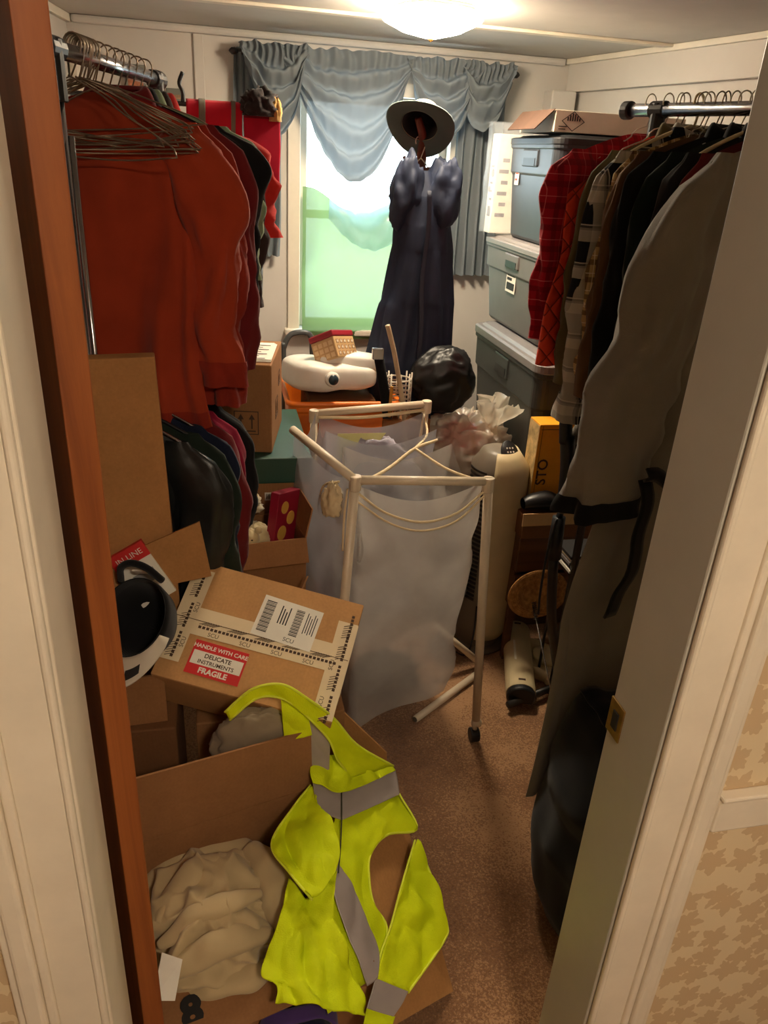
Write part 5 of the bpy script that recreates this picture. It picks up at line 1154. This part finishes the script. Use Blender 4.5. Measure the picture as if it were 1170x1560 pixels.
def roll(pts, r, sd, nm='fold'):
    P_ = catmull(pts, 60); n_ = 20; rings = []
    for i, p in enumerate(P_):
        t = (P_[min(i+1, 60)]-P_[max(i-1, 0)]).normalized(); x = t.cross(V(0, 0, 1)).normalized(); y = x.cross(t); q = i/60
        e = (math.sin(PI*min(1, max(0, .04+.92*q))))**.45
        rings.append([p+x*math.cos(a)*r*e*(1.25+.5*nz(q*4, math.cos(a), sd))+y*math.sin(a)*r*e*(.8+.5*nz(q*5, math.sin(a), sd+3)) for a in [2*PI*k/n_ for k in range(n_)]])
    MB().loft(rings, True, True).build(nm, BEIGE, bc, smooth=True)
roll([(-.195, 1.02, .22), (-.200, 1.12, .25), (-.155, 1.20, .27), (-.07, 1.245, .275), (.01, 1.235, .27), (.05, 1.18, .28)], .030, 1)
roll([(.02, 1.225, .29), (.065, 1.16, .29), (.085, 1.08, .275), (.075, 1.00, .25)], .036, 2)
roll([(-.165, 1.06, .30), (-.12, 1.12, .325), (-.07, 1.16, .325), (0, 1.165, .32)], .022, 3)
roll([(-.16, 1.02, .285), (-.09, 1.045, .325), (-.02, 1.06, .33), (.04, 1.085, .315)], .020, 4)
roll([(-.175, .985, .24), (-.10, .985, .285), (-.02, 1.0, .30), (.06, 1.02, .275)], .026, 5)
roll([(-.12, .965, .22), (-.05, .955, .235), (.02, .965, .24), (.07, .985, .23)], .022, 6)
MB().slab([(-.165, .915, .285), (-.125, .908, .285), (-.112, .965, .315), (-.150, .985, .315)], .001).build('care_label', PAPER, bc)
tag(crumple((.055, 1.325, .50), (.10, .028, .085), 7, .14, 1.6, 60, 40).build('grey_beige_cloth', fab('stone_cotton', (142, 126, 104), .1), smooth=True), 'stone grey cloth bundled behind the carton flap under the vest', 'cloth')

# ------------------------------------------------------------------ high-visibility vest
def hivis():
    m, nt, bs, out = nodes('hi_vis_mesh'); co = objco(nt); n = N(nt, 'ShaderNodeTexNoise', i={'Scale': 8., 'Detail': 4.}); L(nt, co, n.inputs['Vector'])
    L(nt, ramp(nt, n.outputs['Fac'], [(.3, lin((196, 214, 8))), (.7, lin((222, 236, 20)))]), bs.inputs['Base Color']); bs.inputs['Roughness'].default_value = .7
    v = N(nt, 'ShaderNodeTexVoronoi', i={'Scale': 420.}); L(nt, co, v.inputs['Vector']); bump(nt, v.outputs['Distance'], bs, .35, .002)
    bs.inputs['Specular IOR Level'].default_value = .2
    return m
HV = hivis(); REFL = pm('reflective_tape', (176, 164, 160), .35, .05, 12., .1, 60., metal=.25)
V_MAIN = [[(0.218, 1.239, 0.343), (0.304, 1.294, 0.300), (0.396, 1.354, 0.261)], [(0.202, 1.198, 0.339), (0.311, 1.268, 0.284), (0.430, 1.286, 0.209)], [(0.188, 1.155, 0.330), (0.266, 1.220, 0.297), (0.343, 1.243, 0.250)], [(0.175, 1.107, 0.319), (0.234, 1.160, 0.296), (0.292, 1.185, 0.262)], [(0.162, 1.056, 0.306), (0.225, 1.102, 0.275), (0.280, 1.133, 0.247)], [(0.141, 0.995, 0.294), (0.225, 1.050, 0.250), (0.283, 1.088, 0.223)], [(0.136, 0.953, 0.276), (0.226, 1.013, 0.229), (0.307, 1.052, 0.186)], [(0.153, 0.878, 0.218), (0.226, 0.936, 0.188), (0.273, 0.966, 0.165)]]
V_STRAP = [[(0.416, 1.250, 0.212), (0.419, 1.248, 0.209), (0.422, 1.246, 0.206)], [(0.358, 1.140, 0.201), (0.409, 1.181, 0.184), (0.448, 1.172, 0.153)], [(0.316, 1.056, 0.190), (0.392, 1.089, 0.151), (0.463, 1.101, 0.107)], [(0.285, 1.004, 0.186), (0.365, 1.025, 0.136), (0.445, 1.062, 0.099)], [(0.262, 0.954, 0.177), (0.303, 0.954, 0.145), (0.335, 0.952, 0.118)]]
V_GREYB = [[(0.262, 0.953, 0.182), (0.296, 0.952, 0.154), (0.334, 0.951, 0.123)], [(0.248, 0.925, 0.177), (0.285, 0.925, 0.147), (0.315, 0.927, 0.124)], [(0.236, 0.902, 0.174), (0.267, 0.903, 0.148), (0.293, 0.904, 0.128)]]
V_YB = [[(0.237, 0.905, 0.170), (0.268, 0.906, 0.145), (0.296, 0.907, 0.122)], [(0.226, 0.879, 0.164), (0.253, 0.879, 0.140), (0.282, 0.881, 0.118)], [(0.213, 0.858, 0.162), (0.243, 0.856, 0.135), (0.270, 0.858, 0.113)]]
V_DIAG = [[(0.195, 1.116, 0.320), (0.205, 1.128, 0.317), (0.215, 1.124, 0.307)], [(0.188, 1.075, 0.306), (0.211, 1.087, 0.292), (0.235, 1.098, 0.278)], [(0.206, 1.021, 0.263), (0.232, 1.035, 0.248), (0.258, 1.049, 0.235)], [(0.227, 0.975, 0.221), (0.254, 0.991, 0.207), (0.278, 1.006, 0.196)], [(0.242, 0.937, 0.187), (0.255, 0.946, 0.181), (0.265, 0.956, 0.178)]]
V_CHESTL = [[(0.169, 1.281, 0.411), (0.203, 1.284, 0.385), (0.238, 1.287, 0.359)], [(0.170, 1.247, 0.397), (0.202, 1.253, 0.373), (0.233, 1.255, 0.350)], [(0.170, 1.214, 0.383), (0.201, 1.219, 0.360), (0.230, 1.223, 0.339)]]
V_CHESTR = [[(0.236, 1.286, 0.360), (0.315, 1.343, 0.324), (0.396, 1.404, 0.292)], [(0.233, 1.255, 0.350), (0.314, 1.314, 0.314), (0.396, 1.375, 0.281)], [(0.230, 1.223, 0.339), (0.310, 1.282, 0.303), (0.394, 1.343, 0.269)]]
V_ZIP = [[(0.237, 1.283, 0.363), (0.229, 1.225, 0.346), (0.217, 1.161, 0.327), (0.205, 1.108, 0.312)]]
V_TOP = [[(0.167, 1.300, 0.433), (0.222, 1.354, 0.410), (0.289, 1.366, 0.365), (0.390, 1.402, 0.308)], [(0.165, 1.281, 0.428), (0.223, 1.309, 0.392), (0.296, 1.342, 0.350), (0.394, 1.398, 0.303)], [(0.166, 1.264, 0.420), (0.235, 1.276, 0.370), (0.313, 1.330, 0.333), (0.395, 1.393, 0.301)]]
V_LEFT = [[(0.164, 1.277, 0.400), (0.170, 1.273, 0.400), (0.169, 1.206, 0.393)], [(0.119, 1.224, 0.394), (0.150, 1.223, 0.394), (0.198, 1.182, 0.391)], [(0.067, 1.143, 0.384), (0.122, 1.130, 0.384), (0.207, 1.114, 0.383)], [(0.099, 1.072, 0.376), (0.141, 1.072, 0.377), (0.195, 1.074, 0.378)], [(0.137, 1.010, 0.369), (0.151, 1.019, 0.371), (0.172, 1.043, 0.374)]]
V_LOWL = [[(0.097, 1.082, 0.355), (0.135, 1.037, 0.346), (0.195, 1.085, 0.343)], [(0.071, 1.004, 0.335), (0.121, 0.996, 0.335), (0.182, 1.007, 0.327)], [(0.031, 0.920, 0.311), (0.100, 0.908, 0.311), (0.200, 0.949, 0.286)], [(0.058, 0.894, 0.306), (0.120, 0.871, 0.302), (0.221, 0.890, 0.240)], [(0.054, 0.866, 0.297), (0.135, 0.845, 0.295), (0.221, 0.858, 0.226)]]
V_LOOP = [[(-0.019, 1.285, 0.624), (0.039, 1.285, 0.678), (0.101, 1.285, 0.684), (0.157, 1.285, 0.639), (0.219, 1.310, 0.557), (0.281, 1.339, 0.446), (0.385, 1.385, 0.323)], [(-0.014, 1.285, 0.615), (0.043, 1.285, 0.664), (0.101, 1.285, 0.665), (0.151, 1.285, 0.620), (0.212, 1.306, 0.533), (0.255, 1.327, 0.441), (0.329, 1.360, 0.338)], [(-0.010, 1.285, 0.602), (0.048, 1.285, 0.653), (0.101, 1.285, 0.647), (0.146, 1.285, 0.603), (0.204, 1.302, 0.510), (0.231, 1.314, 0.430), (0.267, 1.331, 0.360)]]
V_TAIL = [[(0.099, 1.298, 0.640), (0.127, 1.298, 0.634), (0.150, 1.298, 0.621)], [(0.102, 1.298, 0.590), (0.133, 1.298, 0.590), (0.159, 1.298, 0.580)], [(0.106, 1.298, 0.525), (0.138, 1.298, 0.525), (0.168, 1.298, 0.527)]]
V_INNER = [[(0.151, 1.310, 0.596), (0.178, 1.310, 0.579), (0.208, 1.310, 0.534)], [(0.164, 1.310, 0.517), (0.188, 1.310, 0.504), (0.211, 1.310, 0.482)], [(0.171, 1.310, 0.409), (0.190, 1.310, 0.404), (0.211, 1.310, 0.409)]]
vest = thing('safety_vest', 'fluorescent yellow safety vest with grey reflective bands draped over the carton', 'vest', (.25, 1.1, .05))
for (nm, ct, mt, amp, sd) in (('front_panel', V_MAIN, HV, .008, 1), ('back_panel', V_STRAP, HV, .012, 2), ('reflective_band', V_GREYB, REFL, .002, 3), ('hem', V_YB, HV, .004, 4), ('reflective_band', V_DIAG, REFL, .004, 5), ('reflective_band', V_CHESTL, REFL, .002, 6), ('reflective_band', V_CHESTR, REFL, .002, 16),
                              ('collar', V_TOP, HV, .014, 7), ('left_panel', V_LEFT, HV, .018, 8), ('lower_panel', V_LOWL, HV, .02, 9), ('shoulder_strap', V_LOOP, HV, .008, 10), ('strap_end', V_TAIL, HV, .006, 11), ('reflective_band', V_INNER, REFL, .003, 12)):
    patch(ct, 40, 48, amp, 16., sd).build(nm, mt, vest, smooth=True, solid=.0025)
def edge(name, ct, which, mt=None, r=.0028, sd=0):
    S = patch_fn(ct); pts = [S(*( (t, 0) if which == 'T' else (t, 1) if which == 'B' else (0, t) if which == 'L' else (1, t))) for t in [i/40 for i in range(41)]]
    MB().tube(pts, r, 6).build(name, mt or HVP, vest, smooth=True)
HVP = pm('hi_vis_piping', (226, 238, 60), .6, .05, 10.)
edge('piping', V_MAIN, 'R'); edge('piping', V_STRAP, 'R'); edge('piping', V_STRAP, 'L'); edge('piping', V_LEFT, 'L'); edge('piping', V_LOOP, 'T'); edge('piping', V_LOOP, 'B')
MB().tube(V_ZIP[0], .0016, 6, smooth=20).build('zip', pm('zip_dark', (60, 62, 40), .5), vest, smooth=True)
# purple bag handle at the carton's front
g = thing('purple_bag', 'purple strap handle of a dark bag in the front carton', 'bag', (.10, .90, .10))
MB().grid(lambda u, v: Vector((.10-.075*math.cos(PI*u), .905-.03*v+.01*nz(u*3), .16+.06*math.sin(PI*u)+.006*nz(u*4, v))), 30, 5).build('handle', fab('purple_webbing', (74, 52, 108), .1), g, smooth=True, solid=.004)
crumple((.10, .90, .145), (.06, .05, .045), 9, .15, 2., 36, 22).build('bag_body', fab('dark_indigo', (24, 22, 44), .15), g, smooth=True)
tag(MB().slab([(.255, 1.50, .0), (.40, 1.44, .0), (.385, 1.46, .30), (.26, 1.55, .40)], .005).build('loose_cardboard', CARD, None), 'loose cardboard sheet standing behind the vest', 'cardboard')
